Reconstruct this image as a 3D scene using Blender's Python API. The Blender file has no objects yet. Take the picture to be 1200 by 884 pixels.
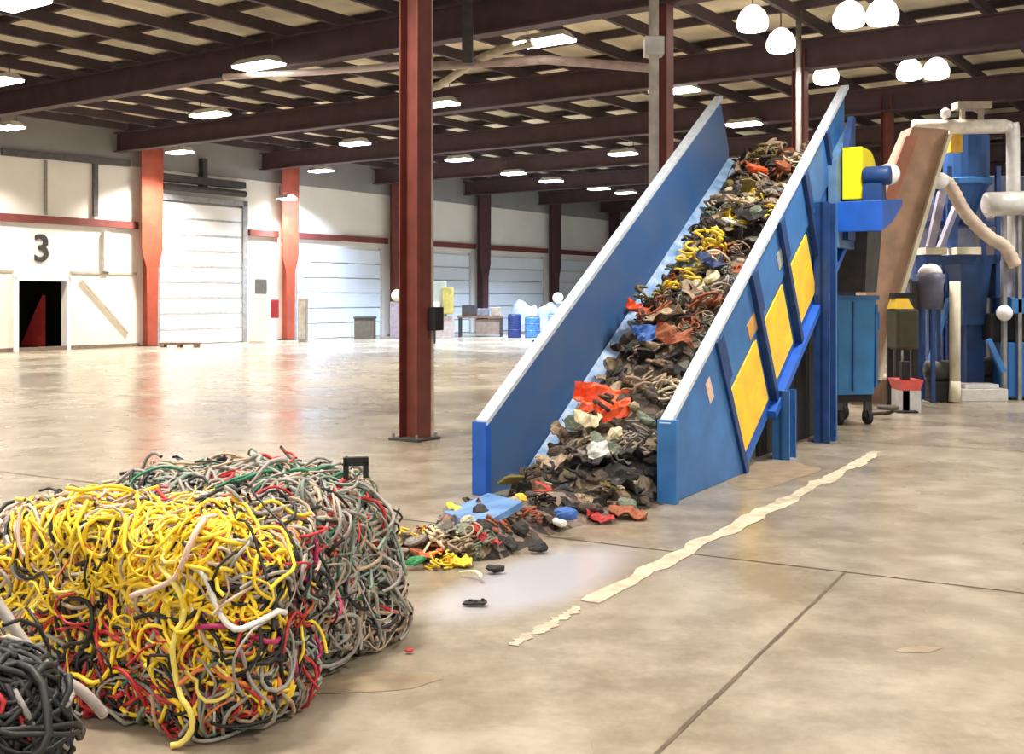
import bpy, math, random
from mathutils import Vector, Matrix, noise
random.seed(11)
S = bpy.context.scene
C = S.collection
R = random.uniform
HOR, FP, CAMH = 348.0, 1300.0, 1.7

def P(px, py, D):                       # a point of the place seen at this pixel, D metres ahead
    return Vector(((px-600)/FP*D, D, CAMH+(HOR-py)/FP*D))
def G(px, py, z=0.0):                   # a point on the floor
    D = (CAMH-z)*FP/(py-HOR)
    return Vector(((px-600)/FP*D, D, z))
AX = Vector((.569, .822, 0)); NX = Vector((.822, -.569, 0))
AX.normalize(); NX.normalize()
BROT = math.atan2(AX.y, AX.x)
def B(t, n, z=0.0):                     # building frame: t along the hall, n across it
    return AX*t + NX*n + Vector((0, 0, z))
WALLN = -32.2
def wall_t(px):
    r = (px-600)/FP
    D = -WALLN/(.569-.822*r)
    return D*(.569*r+.822), D

# ---------------------------------------------------------------- materials
def lin(c):
    return tuple(((x/255)/12.92 if x/255 <= .04045 else ((x/255+.055)/1.055)**2.4) for x in c)
MATS = {}
def mat(name, col, rough=.6, metal=0., var=.15, scale=6., bump=0., spec=.5, col2=None):
    if name in MATS: return MATS[name]
    m = bpy.data.materials.new(name); m.use_nodes = True
    nt = m.node_tree; b = nt.nodes['Principled BSDF']
    b.inputs['Roughness'].default_value = rough
    b.inputs['Metallic'].default_value = metal
    b.inputs['Specular IOR Level'].default_value = spec
    c = lin(col)
    tc = nt.nodes.new('ShaderNodeTexCoord')
    nz = nt.nodes.new('ShaderNodeTexNoise'); nz.inputs['Scale'].default_value = scale; nz.inputs['Detail'].default_value = 5
    nt.links.new(tc.outputs['Object'], nz.inputs['Vector'])
    rp = nt.nodes.new('ShaderNodeValToRGB')
    rp.color_ramp.elements[0].position = .32; rp.color_ramp.elements[1].position = .68
    d = lin(col2) if col2 else tuple(x*(1-var*1.6) for x in c)
    rp.color_ramp.elements[0].color = (*d, 1)
    rp.color_ramp.elements[1].color = (*(tuple(min(1, x*(1+var)) for x in c) if not col2 else c), 1)
    nt.links.new(nz.outputs['Fac'], rp.inputs['Fac'])
    nt.links.new(rp.outputs['Color'], b.inputs['Base Color'])
    if bump:
        bp = nt.nodes.new('ShaderNodeBump'); bp.inputs['Strength'].default_value = bump
        nt.links.new(nz.outputs['Fac'], bp.inputs['Height']); nt.links.new(bp.outputs['Normal'], b.inputs['Normal'])
    MATS[name] = m
    return m
def emit(name, col, s):
    m = bpy.data.materials.new(name); m.use_nodes = True
    b = m.node_tree.nodes['Principled BSDF']
    b.inputs['Base Color'].default_value = (*lin(col), 1)
    b.inputs['Emission Color'].default_value = (*lin(col), 1)
    b.inputs['Emission Strength'].default_value = s
    return m
def mottle(name, cols, scale=14., rough=.8):
    m = bpy.data.materials.new(name); m.use_nodes = True
    nt = m.node_tree; b = nt.nodes['Principled BSDF']; b.inputs['Roughness'].default_value = rough
    tc = nt.nodes.new('ShaderNodeTexCoord')
    v = nt.nodes.new('ShaderNodeTexVoronoi'); v.inputs['Scale'].default_value = scale
    w = nt.nodes.new('ShaderNodeTexNoise'); w.inputs['Scale'].default_value = 5
    mx = nt.nodes.new('ShaderNodeMixRGB'); mx.inputs['Fac'].default_value = .25
    nt.links.new(tc.outputs['Object'], w.inputs['Vector'])
    nt.links.new(tc.outputs['Object'], mx.inputs['Color1']); nt.links.new(w.outputs['Color'], mx.inputs['Color2'])
    nt.links.new(mx.outputs['Color'], v.inputs['Vector'])
    sp = nt.nodes.new('ShaderNodeSeparateColor'); nt.links.new(v.outputs['Color'], sp.inputs['Color'])
    rp = nt.nodes.new('ShaderNodeValToRGB'); rp.color_ramp.interpolation = 'CONSTANT'
    els = rp.color_ramp.elements
    while len(els) < len(cols): els.new(.5)
    for i, c in enumerate(cols):
        els[i].position = i/len(cols)
    for i, c in enumerate(cols):
        els[i].color = (*lin(c), 1)
    nt.links.new(sp.outputs[0], rp.inputs['Fac']); nt.links.new(rp.outputs['Color'], b.inputs['Base Color'])
    bp = nt.nodes.new('ShaderNodeBump'); bp.inputs['Strength'].default_value = .8; bp.inputs['Distance'].default_value = .05
    nt.links.new(v.outputs['Distance'], bp.inputs['Height']); nt.links.new(bp.outputs['Normal'], b.inputs['Normal'])
    MATS[name] = m
    return m

# ---------------------------------------------------------------- mesh helper
class MB:
    def __init__(s): s.v = []; s.f = []
    def add(s, vs, fs):
        k = len(s.v); s.v += [tuple(v) for v in vs]; s.f += [tuple(i+k for i in f) for f in fs]; return s
    def hexa(s, p):        # 8 points: bottom loop 4, top loop 4
        return s.add(p, [(3,2,1,0),(4,5,6,7),(0,1,5,4),(1,2,6,5),(2,3,7,6),(3,0,4,7)])
    def box(s, x0, x1, y0, y1, z0, z1):
        return s.hexa([(x0,y0,z0),(x1,y0,z0),(x1,y1,z0),(x0,y1,z0),(x0,y0,z1),(x1,y0,z1),(x1,y1,z1),(x0,y1,z1)])
    def prism(s, loop, off):   # planar loop of points extruded by vector off
        n = len(loop); off = Vector(off); a = [Vector(p) for p in loop]; b = [p+off for p in a]
        fs = [tuple(range(n-1, -1, -1)), tuple(range(n, 2*n))]
        fs += [(i, (i+1) % n, (i+1) % n+n, i+n) for i in range(n)]
        return s.add(a+b, fs)
    def tube(s, pts, r, sides=8, cap=True, flat=1.):
        pts = [Vector(p) for p in pts]; n = len(pts)
        rr = r if isinstance(r, (list, tuple)) else [r]*n
        t0 = (pts[1]-pts[0]).normalized()
        up = Vector((0, 0, 1)) if abs(t0.z) < .9 else Vector((1, 0, 0))
        nrm = t0.cross(up).normalized(); vs = []
        for i, p in enumerate(pts):
            t = (pts[min(i+1, n-1)]-pts[max(i-1, 0)])
            t = t.normalized() if t.length > 1e-9 else t0
            nrm = (nrm-t*nrm.dot(t)); nrm = nrm.normalized() if nrm.length > 1e-6 else t.orthogonal().normalized()
            bn = t.cross(nrm)
            for k in range(sides):
                a = 2*math.pi*k/sides
                vs.append(p+nrm*math.cos(a)*rr[i]+bn*math.sin(a)*rr[i]*flat)
        fs = [(i*sides+k, i*sides+(k+1) % sides, (i+1)*sides+(k+1) % sides, (i+1)*sides+k) for i in range(n-1) for k in range(sides)]
        if cap: fs += [tuple(range(sides-1, -1, -1)), tuple(range((n-1)*sides, n*sides))]
        return s.add(vs, fs)
    def beam(s, a, b, w, h, up=(0, 0, 1)):   # rectangular bar from a to b
        a = Vector(a); b = Vector(b); t = (b-a).normalized(); up = Vector(up)
        if abs(t.dot(up)) > .98: up = Vector((0, 1, 0))
        sd = t.cross(up).normalized()*w/2; u2 = sd.cross(t).normalized()*h/2
        return s.hexa([a-sd-u2, a+sd-u2, b+sd-u2, b-sd-u2, a-sd+u2, a+sd+u2, b+sd+u2, b-sd+u2])
    def sphere(s, c, r, nu=16, nv=9, sc=(1, 1, 1), zmin=-1):
        c = Vector(c); vs = []; fs = []
        for j in range(nv+1):
            ph = -math.pi/2 + math.pi*j/nv
            for i in range(nu):
                th = 2*math.pi*i/nu
                vs.append(c+Vector((math.cos(th)*math.cos(ph)*r*sc[0], math.sin(th)*math.cos(ph)*r*sc[1], max(zmin, math.sin(ph))*r*sc[2])))
        fs = [(j*nu+i, j*nu+(i+1) % nu, (j+1)*nu+(i+1) % nu, (j+1)*nu+i) for j in range(nv) for i in range(nu)]
        return s.add(vs, fs)
    def lathe(s, prof, c, n=20, ax='z'):
        c = Vector(c); vs = []
        for r, h in prof:
            for i in range(n):
                a = 2*math.pi*i/n
                q = (r*math.cos(a), r*math.sin(a), h) if ax == 'z' else ((h, r*math.cos(a), r*math.sin(a)) if ax == 'x' else (r*math.cos(a), h, r*math.sin(a)))
                vs.append(c+Vector(q))
        m = len(prof)
        fs = [(j*n+i, j*n+(i+1) % n, (j+1)*n+(i+1) % n, (j+1)*n+i) for j in range(m-1) for i in range(n)]
        fs += [tuple(range(n-1, -1, -1)), tuple(range((m-1)*n, m*n))]
        return s.add(vs, fs)
    def mesh(s, name, m, smooth=False):
        me = bpy.data.meshes.new(name); me.from_pydata(s.v, [], s.f); me.update()
        import bmesh
        bm = bmesh.new(); bm.from_mesh(me); bmesh.ops.recalc_face_normals(bm, faces=bm.faces); bm.to_mesh(me); bm.free()
        me.materials.append(m)
        if smooth:
            for p in me.polygons: p.use_smooth = True
        return me
    def build(s, name, m, parent=None, smooth=False, bevel=0, **tags):
        o = bpy.data.objects.new(name, s.mesh(name, m, smooth)); C.objects.link(o)
        if parent is not None: o.parent = parent
        if bevel:
            bv = o.modifiers.new('bevel', 'BEVEL'); bv.width = bevel; bv.segments = 2; bv.limit_method = 'ANGLE'
        return tag(o, **tags)
def tag(o, label=None, cat=None, group=None, kind=None):
    if label: o['label'] = label
    if cat: o['category'] = cat
    if group: o['group'] = group
    if kind: o['kind'] = kind
    return o
def empty(name, loc, rz=0, **tags):
    e = bpy.data.objects.new(name, None); C.objects.link(e); e.location = loc; e.rotation_euler = (0, 0, rz)
    e.empty_display_size = .2
    return tag(e, **tags)
def struct(mb, name, m, label, **k):
    return mb.build(name, m, label=label, kind='structure', **k)
def copy_tree(o, parent=None):
    c = o.copy(); C.objects.link(c)
    if parent is not None: c.parent = parent
    for ch in list(o.children): copy_tree(ch, c)
    return c

# palette
blue   = mat('blue_paint', (52, 112, 176), .45, 0, .14, 3)
blueD  = mat('dark_blue_paint', (26, 62, 118), .5, 0, .2, 5)
blueB  = mat('bright_blue_paint', (30, 92, 190), .45, 0, .1, 5)
blueS  = mat('scuffed_blue_plate', (186, 208, 232), .4, 0, .1, 7, col2=(110, 154, 206))
rimM   = mat('worn_edge_steel', (226, 232, 238), .4, .1, .1, 20, col2=(190, 205, 222))
yel    = mat('yellow_paint', (250, 214, 40), .5, 0, .06, 5, col2=(240, 190, 60))
yelG   = mat('guard_yellow_paint', (250, 232, 20), .4, 0, .04, 5)
blk    = mat('black_rubber', (24, 22, 22), .7, 0, .2, 10)
dgrey  = mat('dark_grey_steel', (70, 66, 64), .6, .2, .2, 5)
grey   = mat('grey_steel', (140, 140, 142), .45, .4, .15, 6)
lgrey  = mat('pale_galvanised_steel', (205, 203, 200), .45, .2, .1, 6)
tan    = mat('tan_brown_casing', (196, 158, 132), .7, 0, .16, 3, col2=(162, 134, 112))
cream  = mat('cream_paint', (222, 214, 190), .6, 0, .1, 4)
redcol = mat('red_oxide_paint', (112, 54, 44), .55, 0, .15, 4)
redbr  = mat('bright_red_oxide_paint', (160, 72, 50), .55, 0, .12, 3)
purple = mat('dark_red_brown_steel', (76, 56, 60), .65, 0, .12, 3)
purpl2 = mat('purple_brown_steel', (68, 54, 60), .65, 0, .12, 3)
deckM  = mat('beige_roof_insulation', (238, 226, 196), .8, 0, .12, 1.2)
white  = mat('white_wall_panel', (240, 236, 226), .6, 0, .04, .6)
creamW = mat('cream_wall_liner', (232, 222, 204), .6, 0, .04, .8)
whiteD = mat('white_door_panel', (244, 242, 240), .5, 0, .03, 1)
red    = mat('red_plastic', (200, 40, 40), .5, 0, .12, 5)
pink   = mat('faded_red_plastic', (226, 96, 92), .5, 0, .1, 5)
green  = mat('green_plastic', (30, 140, 70), .5, 0, .12, 5)
brown  = mat('brown_wood', (128, 98, 76), .7, 0, .2, 5)
sage   = mat('grey_green_paint', (160, 164, 148), .6, 0, .1, 3)
glass  = mat('dull_white_plastic', (236, 236, 236), .3, 0, .03, 3)

# ---------------------------------------------------------------- floor
def floor_material():
    m = bpy.data.materials.new('worn_concrete'); m.use_nodes = True
    nt = m.node_tree; b = nt.nodes['Principled BSDF']; L = nt.links.new
    tc = nt.nodes.new('ShaderNodeTexCoord')
    def nz(scale, det=6, rough=.55, vec=None):
        n = nt.nodes.new('ShaderNodeTexNoise'); n.inputs['Scale'].default_value = scale
        n.inputs['Detail'].default_value = det; n.inputs['Roughness'].default_value = rough
        L(vec or tc.outputs['Object'], n.inputs['Vector']); return n
    def ramp(src, a, b_, ca, cb):
        r = nt.nodes.new('ShaderNodeValToRGB'); r.color_ramp.elements[0].position = a; r.color_ramp.elements[1].position = b_
        r.color_ramp.elements[0].color = ca; r.color_ramp.elements[1].color = cb; L(src, r.inputs['Fac']); return r
    def mix(f, a, b_, mode='MIX'):
        x = nt.nodes.new('ShaderNodeMixRGB'); x.blend_type = mode
        if isinstance(f, (int, float)): x.inputs['Fac'].default_value = f
        else: L(f, x.inputs['Fac'])
        L(a, x.inputs['Color1'])
        if isinstance(b_, tuple): x.inputs['Color2'].default_value = b_
        else: L(b_, x.inputs['Color2'])
        return x
    big = nz(.45, 4); mid = nz(2.2, 7, .65); fine = nz(22, 4)
    base = ramp(big.outputs['Fac'], .35, .68, (*lin((144, 132, 114)), 1), (*lin((176, 166, 149)), 1))
    patch = ramp(mid.outputs['Fac'], .42, .62, (.58, .55, .50, 1), (1, 1, 1, 1))
    c1 = mix(.7, base.outputs['Color'], patch.outputs['Color'], 'MULTIPLY')
    f2 = ramp(fine.outputs['Fac'], .3, .7, (.86, .86, .86, 1), (1.06, 1.06, 1.06, 1))
    c2 = mix(.5, c1.outputs['Color'], f2.outputs['Color'], 'MULTIPLY')
    # damp, polished patch, its pale sheen painted in as grey, in front of the conveyor mouth: an ellipse with a ragged edge
    mp = nt.nodes.new('ShaderNodeMapping'); mp.vector_type = 'TEXTURE'
    mp.inputs['Location'].default_value = (.2, 6.8, 0); mp.inputs['Rotation'].default_value = (0, 0, math.radians(59)); mp.inputs['Scale'].default_value = (1.25, .45, 1)
    L(tc.outputs['Object'], mp.inputs['Vector'])
    wb = mix(.12, mp.outputs['Vector'], mid.outputs['Color'], 'ADD')
    ln = nt.nodes.new('ShaderNodeVectorMath'); ln.operation = 'LENGTH'; L(wb.outputs['Color'], ln.inputs[0])
    wet_sheen = ramp(ln.outputs['Value'], .55, 1.15, (1, 1, 1, 1), (0, 0, 0, 1))
    c3 = mix(wet_sheen.outputs['Color'], c2.outputs['Color'], (*lin((170, 168, 172)), 1))
    L(c3.outputs['Color'], b.inputs['Base Color'])
    rr = ramp(big.outputs['Fac'], .3, .7, (.20, .20, .20, 1), (.33, .33, .33, 1))
    r2 = mix(wet_sheen.outputs['Color'], rr.outputs['Color'], (.16, .16, .16, 1))
    # the near bay is duller than the polished hall
    sx = nt.nodes.new('ShaderNodeSeparateXYZ'); L(tc.outputs['Object'], sx.inputs['Vector'])
    L(r2.outputs['Color'], b.inputs['Roughness'])
    bp = nt.nodes.new('ShaderNodeBump'); bp.inputs['Strength'].default_value = .12; L(mid.outputs['Fac'], bp.inputs['Height'])
    L(bp.outputs['Normal'], b.inputs['Normal'])
    return m
fm = floor_material()
mb = MB(); mb.prism([B(-12, WALLN-.3), B(82, WALLN-.3), B(82, 14), B(-12, 14)], (0, 0, -.2))
struct(mb, 'floor', fm, 'worn beige concrete floor of the recycling hall')

lineM = mat('worn_white_floor_paint', (206, 194, 170), .6, 0, .08, 9, col2=(160, 147, 124))
def floor_strip(name, pts, w, m, label, ragged=0, z=.004, n=60):
    mbx = MB(); L_, Rr = [], []
    a, b = Vector(pts[0]), Vector(pts[1]); d = (b-a); sd = Vector((d.y, -d.x, 0)).normalized()
    for i in range(n+1):
        p = a+d*i/n
        w1 = w*(1+ragged*noise.noise((i*.31, 3.1, 0))*1.6+ragged*R(-.3, .3)); w2 = w*(1+ragged*noise.noise((i*.27, 9.7, 0))*1.6+ragged*R(-.3, .3))
        off = sd*ragged*w*.5*noise.noise((i*.15, .3, 5))
        L_.append(p-sd*max(.1*w, w1)/2+off); Rr.append(p+sd*max(.1*w, w2)/2+off)
    for q in L_+Rr: q.z = 0
    vs = [q+Vector((0, 0, z)) for q in L_+Rr]
    mbx.add(vs, [(i, i+1, n+2+i, n+1+i) for i in range(n)])
    return struct(mbx, name, m, label)
floor_strip('floor_line', [G(690, 706), G(1030, 530)], .13, lineM, 'worn white painted line running beside the blue conveyor', .7)
floor_strip('floor_line', [G(600, 757), G(680, 712)], .06, mat('faint_floor_paint', (188, 176, 154), .6, 0, .08, 9, col2=(158, 146, 126)), 'faint stretch of white floor paint nearest the bale', .9)
jointM = mat('dirt_filled_joint', (92, 78, 62), .9, 0, .2, 9)
ja, jb = G(771, 882), G(896, 762)
jd = (jb-ja).normalized()
floor_strip('floor_joint', [ja-jd*1.5, ja+jd*3.1], .018, jointM, 'dark joint crossing the near right floor', .4, .003)
pd = Vector((-jd.y, jd.x, 0))
for i, k in enumerate((3.1, 9.5)):
    c = ja+jd*k
    floor_strip('floor_joint', [c-pd*9, c+pd*16], .015, jointM, ['faint cross joint in the floor before the conveyor', 'faint cross joint in the floor beyond the conveyor foot'][i], .4, .003)
stainM = mat('oil_stain', (120, 104, 84), .5, 0, .2, 7, col2=(150, 134, 110))
def blot(c, rx, ry, rot, label, m=stainM, seed=0, z=.002):
    n = 40; vs = []
    for i in range(n):
        a = 2*math.pi*i/n; k = 1+.35*noise.noise((math.cos(a)*1.5+seed, math.sin(a)*1.5, seed))
        x, y = math.cos(a)*rx*k, math.sin(a)*ry*k
        vs.append((c.x+x*math.cos(rot)-y*math.sin(rot), c.y+x*math.sin(rot)+y*math.cos(rot), z))
    m_ = MB(); m_.add(vs, [tuple(range(n))]); struct(m_, 'floor_stain', m, label)
blot(G(905, 556), .35, .9, -.55, 'brown stain on the floor under the conveyor foot', seed=3)
blot(G(1075, 762), .12, .04, .2, 'small dark stain on the open floor at the right', seed=5)
blot(G(430, 800), .35, .12, .2, 'brown dust smear beside the bale foot', seed=7)

# ---------------------------------------------------------------- walls
def wslab(t0, t1, z0, z1, name, m, label, n0=WALLN-.25, n1=WALLN):
    mbx = MB(); mbx.prism([B(t0, n0, z0), B(t1, n0, z0), B(t1, n1, z0), B(t0, n1, z0)], (0, 0, z1-z0))
    return struct(mbx, name, m, label)
EAVE = 7.9
td0, td1 = wall_t(20)[0], wall_t(77)[0]
mbx = MB()
for (a, b, z0, z1) in ((-12, td0, 0, EAVE), (td1, 82, 0, EAVE), (td0, td1, 2.2, EAVE)):
    mbx.prism([B(a, WALLN-.25, z0), B(b, WALLN-.25, z0), B(b, WALLN, z0), B(a, WALLN, z0)], (0, 0, z1-z0))
struct(mbx, 'wall_left', white, 'long white panelled side wall of the hall')
mbx = MB(); mbx.prism([B(82, WALLN, 0), B(82.3, WALLN, 0), B(82.3, 14, 0), B(82, 14, 0)], (0, 0, EAVE))
bwall = mat('pale_blue_wall_panel', (186, 198, 216), .6, 0, .05, .4)
struct(mbx, 'wall_far', bwall, 'far end wall of the hall')
wslab(-12, 82, 6.15, EAVE-.3, 'wall_upper', mat('grey_upper_band', (150, 148, 146), .6, 0, .1, .5), 'grey band along the top of the side wall', WALLN, WALLN+.04)  # grey band laid over the top of the white wall
# liner below the joint
tcol = 24.2
for a, b, lab in ((12, td0-.15, 'cream lower liner left of the dark doorway'), (td1+.15, tcol-.3, 'cream lower liner right of the dark doorway')):
    wslab(a, b, 0, 2.45, 'wall_liner', creamW, lab, WALLN, WALLN+.03)
for a, b, lab in ((12, td0-.15, 'thin grey joint strip left of the doorway'), (td1+.15, tcol-.3, 'thin grey joint strip right of the doorway')):
    wslab(a, b, 2.45, 2.53, 'trim_1', mat('grey_trim', (170, 160, 148), .6), lab, WALLN, WALLN+.06)
wslab(12, 24, 0, .12, 'baseboard_left', mat('dusty_base', (120, 104, 88), .8), 'dusty brown base strip along the wall', WALLN, WALLN+.05)
# dark doorway: a room behind, frame, and a red thing inside
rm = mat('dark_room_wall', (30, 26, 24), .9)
mbx = MB()
for loop, off in (([B(td0-1, WALLN-3, 0), B(td1+1, WALLN-3, 0), B(td1+1, WALLN-2.9, 0), B(td0-1, WALLN-2.9, 0)], (0, 0, 2.6)),
                  ([B(td0-1, WALLN-3, 0), B(td0-.9, WALLN-3, 0), B(td0-.9, WALLN-.25, 0), B(td0-1, WALLN-.25, 0)], (0, 0, 2.6)),
                  ([B(td1+.9, WALLN-3, 0), B(td1+1, WALLN-3, 0), B(td1+1, WALLN-.25, 0), B(td1+.9, WALLN-.25, 0)], (0, 0, 2.6)),
                  ([B(td0-1, WALLN-3, 2.5), B(td1+1, WALLN-3, 2.5), B(td1+1, WALLN-.25, 2.5), B(td0-1, WALLN-.25, 2.5)], (0, 0, .1)),
                  ([B(td0-1, WALLN-3, -.02), B(td1+1, WALLN-3, -.02), B(td1+1, WALLN-.25, -.02), B(td0-1, WALLN-.25, -.02)], (0, 0, .02))):
    mbx.prism(loop, off)
struct(mbx, 'wall_back_room', rm, 'dark room seen through the open doorway')
fr = MB()
for a, b, z0, z1 in ((td0-.16, td0, 0, 2.35), (td1, td1+.12, 0, 2.35), (td0-.16, td1+.12, 2.2, 2.36)):
    fr.prism([B(a, WALLN-.02, z0), B(b, WALLN-.02, z0), B(b, WALLN+.1, z0), B(a, WALLN+.1, z0)], (0, 0, z1-z0))
struct(fr, 'door_1', glass, 'white frame of the dark open doorway under the number 3')
m_ = MB(); c = B(td1-.45, WALLN-1.2)
m_.prism([c+Vector((-.35, 0, .1)), c+Vector((.35, 0, .1)), c+Vector((.35, 0, 1.75)), c+Vector((.1, 0, 1.2))], AX*.12)
o = m_.build('door_leaf', mat('dark_red_paint', (150, 30, 34), .5), label='dark red leaf standing inside the dark doorway', cat='door leaf')

# numeral 3 on the wall
cu = bpy.data.curves.new('wall_number', 'FONT'); cu.body = '3'; cu.size = 1.2; cu.extrude = .02; cu.align_x = 'CENTER'; cu.offset = .02
cu.materials.append(mat('dark_grey_lettering', (58, 54, 52), .7))
_t = bpy.data.objects.new('number_curve', cu); C.objects.link(_t); bpy.context.view_layer.update()
_me = bpy.data.meshes.new_from_object(_t.evaluated_get(bpy.context.evaluated_depsgraph_get())); _me.name = 'wall_number'
bpy.data.objects.remove(_t); o = bpy.data.objects.new('wall_number', _me); C.objects.link(o)
tn, Dn = wall_t(48)
pz = CAMH+(HOR-306)/FP*Dn
o.matrix_world = Matrix.Translation(B(tn, WALLN+.04, pz)) @ Matrix.Rotation(BROT, 4, 'Z') @ Matrix.Rotation(math.pi/2, 4, 'X')
tag(o, 'dark number 3 painted on the white wall above the doorway', 'number')

# wall bits above: conduits, sloping brace
def wbar(pa, pb, w, m, name, label, out=.08, **k):
    ta, Da = wall_t(pa[0]); tb, Db = wall_t(pb[0])
    a = B(ta, WALLN+out, CAMH+(HOR-pa[1])/FP*Da); b = B(tb, WALLN+out, CAMH+(HOR-pb[1])/FP*Db)
    return MB().beam(a, b, w, w*.6, up=NX).build(name, m, label=label, **k)
wbar((94, 328), (148, 390), .07, mat('dull_brace', (176, 166, 150), .6), 'wall_brace', 'slanting thin brace on the cream liner', kind='structure')
wbar((52, 188), (52, 252), .08, mat('grey_conduit', (150, 144, 136), .6), 'wall_conduit', 'grey conduit running down the wall left of the number', kind='structure')
wbar((110, 185), (110, 254), .16, mat('dark_conduit', (96, 92, 90), .6), 'wall_conduit', 'dark conduit running down the wall near the orange column', kind='structure')
wbar((123, 272), (123, 318), .25, mat('pale_box', (206, 202, 196), .6), 'wall_box', 'pale tall box on the wall left of the orange column', cat='wall box')
wbar((0, 178), (150, 192), .22, mat('dark_header', (92, 88, 88), .6), 'wall_header', 'dark header beam high on the left wall', kind='structure')

# girt, in stretches between the frames
girtM = mat('girt_red_brown', (118, 58, 52), .6, 0, .1, 2)
cols_t = [tcol+6.45*i for i in range(-2, 9)]
for i, (a, b) in enumerate(((10, tcol-.3), (28.9, cols_t[3]-.3), (cols_t[3]+.3, cols_t[4]-.3), (cols_t[4]+.3, cols_t[5]-.3), (cols_t[5]+.3, cols_t[6]-.3), (cols_t[6]+.3, cols_t[7]-.3), (cols_t[7]+.3, cols_t[8]-.3))):
    MB().prism([B(a, WALLN, 4.02), B(b, WALLN, 4.02), B(b, WALLN+.15, 4.02), B(a, WALLN+.15, 4.02)], (0, 0, .24)).build(
        'wall_girt', girtM, kind='structure', label='red-brown horizontal girt on the wall, bay %s' % ('over the doorway', 'right of the white door', 'behind the main column', 'over the machine', 'over the workbench', 'over the blue drums', 'deep in the hall')[i])

# sectional door with ribs
t0, t1 = wall_t(184)[0], wall_t(281)[0]
dr = empty('door_2', B((t0+t1)/2, WALLN, 0), BROT, label='white ribbed overhead door between the two orange columns', kind='structure')
w = (t1-t0)/2
for i in range(9):
    z0 = .02+i*.56
    MB().box(-w, w, -.14, -.04, z0, z0+.53).build('door_panel', whiteD, dr, bevel=.02)
m_ = MB(); 
for i in range(8):
    z0 = .55+i*.56; m_.box(-w, w, -.155, -.05, z0-.02, z0+.05)
m_.build('door_rib', mat('grey_door_rib', (176, 174, 176), .5), dr)
m_ = MB(); m_.box(-w-.12, -w, -.2, -.02, 0, 5.3); m_.box(w, w+.22, -.2, -.02, 0, 5.3); m_.box(-w-.1, w+.2, -.2, -.02, 5.1, 5.3)
m_.build('door_track', mat('grey_track', (150, 150, 152), .5), dr)
m_ = MB(); m_.box(-w, w, -.35, -.02, 5.75, 6.0); m_.tube([(-w, -.3, 5.55), (w, -.3, 5.55)], .12); m_.box(-.1, .1, -.3, 0, 5.6, 6.7)
m_.build('door_shaft', dgrey, dr)
# pale far doors, one per bay
pale = mat('pale_blue_white_door', (228, 236, 246), .5, 0, .03, .7)
for i, k in enumerate((3, 4, 5, 6, 7)):
    a, b = cols_t[k]+.8, cols_t[k+1]-.8
    d = empty('door_%d' % (3+i), B((a+b)/2, WALLN, 0), BROT, kind='structure', label='pale overhead door in the %s wall bay' % ('first far', 'second far', 'third far', 'fourth far', 'fifth far')[i])
    w = (b-a)/2
    m_ = MB(); [m_.box(-w, w, -.1, -.03, .02+j*.62, .6+j*.62) for j in range(6)]
    m_.build('door_panel', pale, d, bevel=.01)
    m_ = MB(); m_.box(-w-.12, -w, -.14, -.02, 0, 3.8); m_.box(w, w+.12, -.14, -.02, 0, 3.8); m_.build('door_track', lgrey, d)

# ---------------------------------------------------------------- frames: tapered wall columns, interior columns, girders
def tapered_column(t, m, label):
    e = empty('wall_column', B(t, WALLN, 0), BROT, label=label, kind='structure')
    zk = 2.7
    # web: profile in the x (along) / z plane facing the hall, flanges either side
    prof = [(-.19, 0), (.19, 0), (.24, zk), (.42, zk+.6), (.45, 7.0), (-.45, 7.0), (-.42, zk+.6), (-.24, zk)]
    MB().prism([(x, -.5, z) for x, z in prof], (0, .03, 0)).build('inner_flange', m, e)
    MB().box(-.03, .03, -.47, -.02, 0, 7).build('web', m, e)
    MB().box(-.24, .24, -.56, -.02, 0, .03).build('base_plate', dgrey, e)
    return e
names = ['off to the left', 'just left of view', 'beside the white ribbed door', 'with the red extinguisher box', 'directly left of the main column', 'behind the workbench', 'behind the blue drums', 'beside the conveyor rim', 'deep in the hall', 'near the end wall', 'last before the end wall']
for i, t in enumerate(cols_t):
    if i < 1: continue
    tapered_column(t, redbr if i <= 3 else redcol if i == 4 else mat('far_hazed_column', (84, 52, 58), .6), 'tapered orange-red steel wall column ' + names[i])  # columns darken along the hall, distance haze put into their colour
def h_column(n, t, top, label, m=redcol, lean=0):
    e = empty('steel_column', B(t, n, 0), BROT, label=label, kind='structure')
    s = MB(); sl = lean
    def slab(x0, x1, y0, y1):
        s.hexa([(x0,y0,0.02),(x1,y0,.02),(x1,y1,.02),(x0,y1,.02),(x0+sl,y0+sl,top),(x1+sl,y0+sl,top),(x1+sl,y1+sl,top),(x0+sl,y1+sl,top)])
    slab(-.13, .13, -.14, -.12); slab(-.13, .13, .12, .14); slab(-.012, .012, -.12, .12)
    s.build('shaft', m, e, bevel=.004)
    MB().box(-.22, .22, -.22, .22, 0, .03).build('base_plate', dgrey, e)
    m2 = MB()
    for bx, by in ((-.18, -.18), (.18, -.18), (.18, .18), (-.18, .18)): m2.lathe([(.018, 0), (.018, .05)], (bx, by, .03), 6)
    m2.build('anchor_bolt', grey, e)
    return e
main = h_column(-8.47, 10.2, 7.0, 'nearest red-brown steel column standing on the open floor', lean=-.1)
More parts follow.
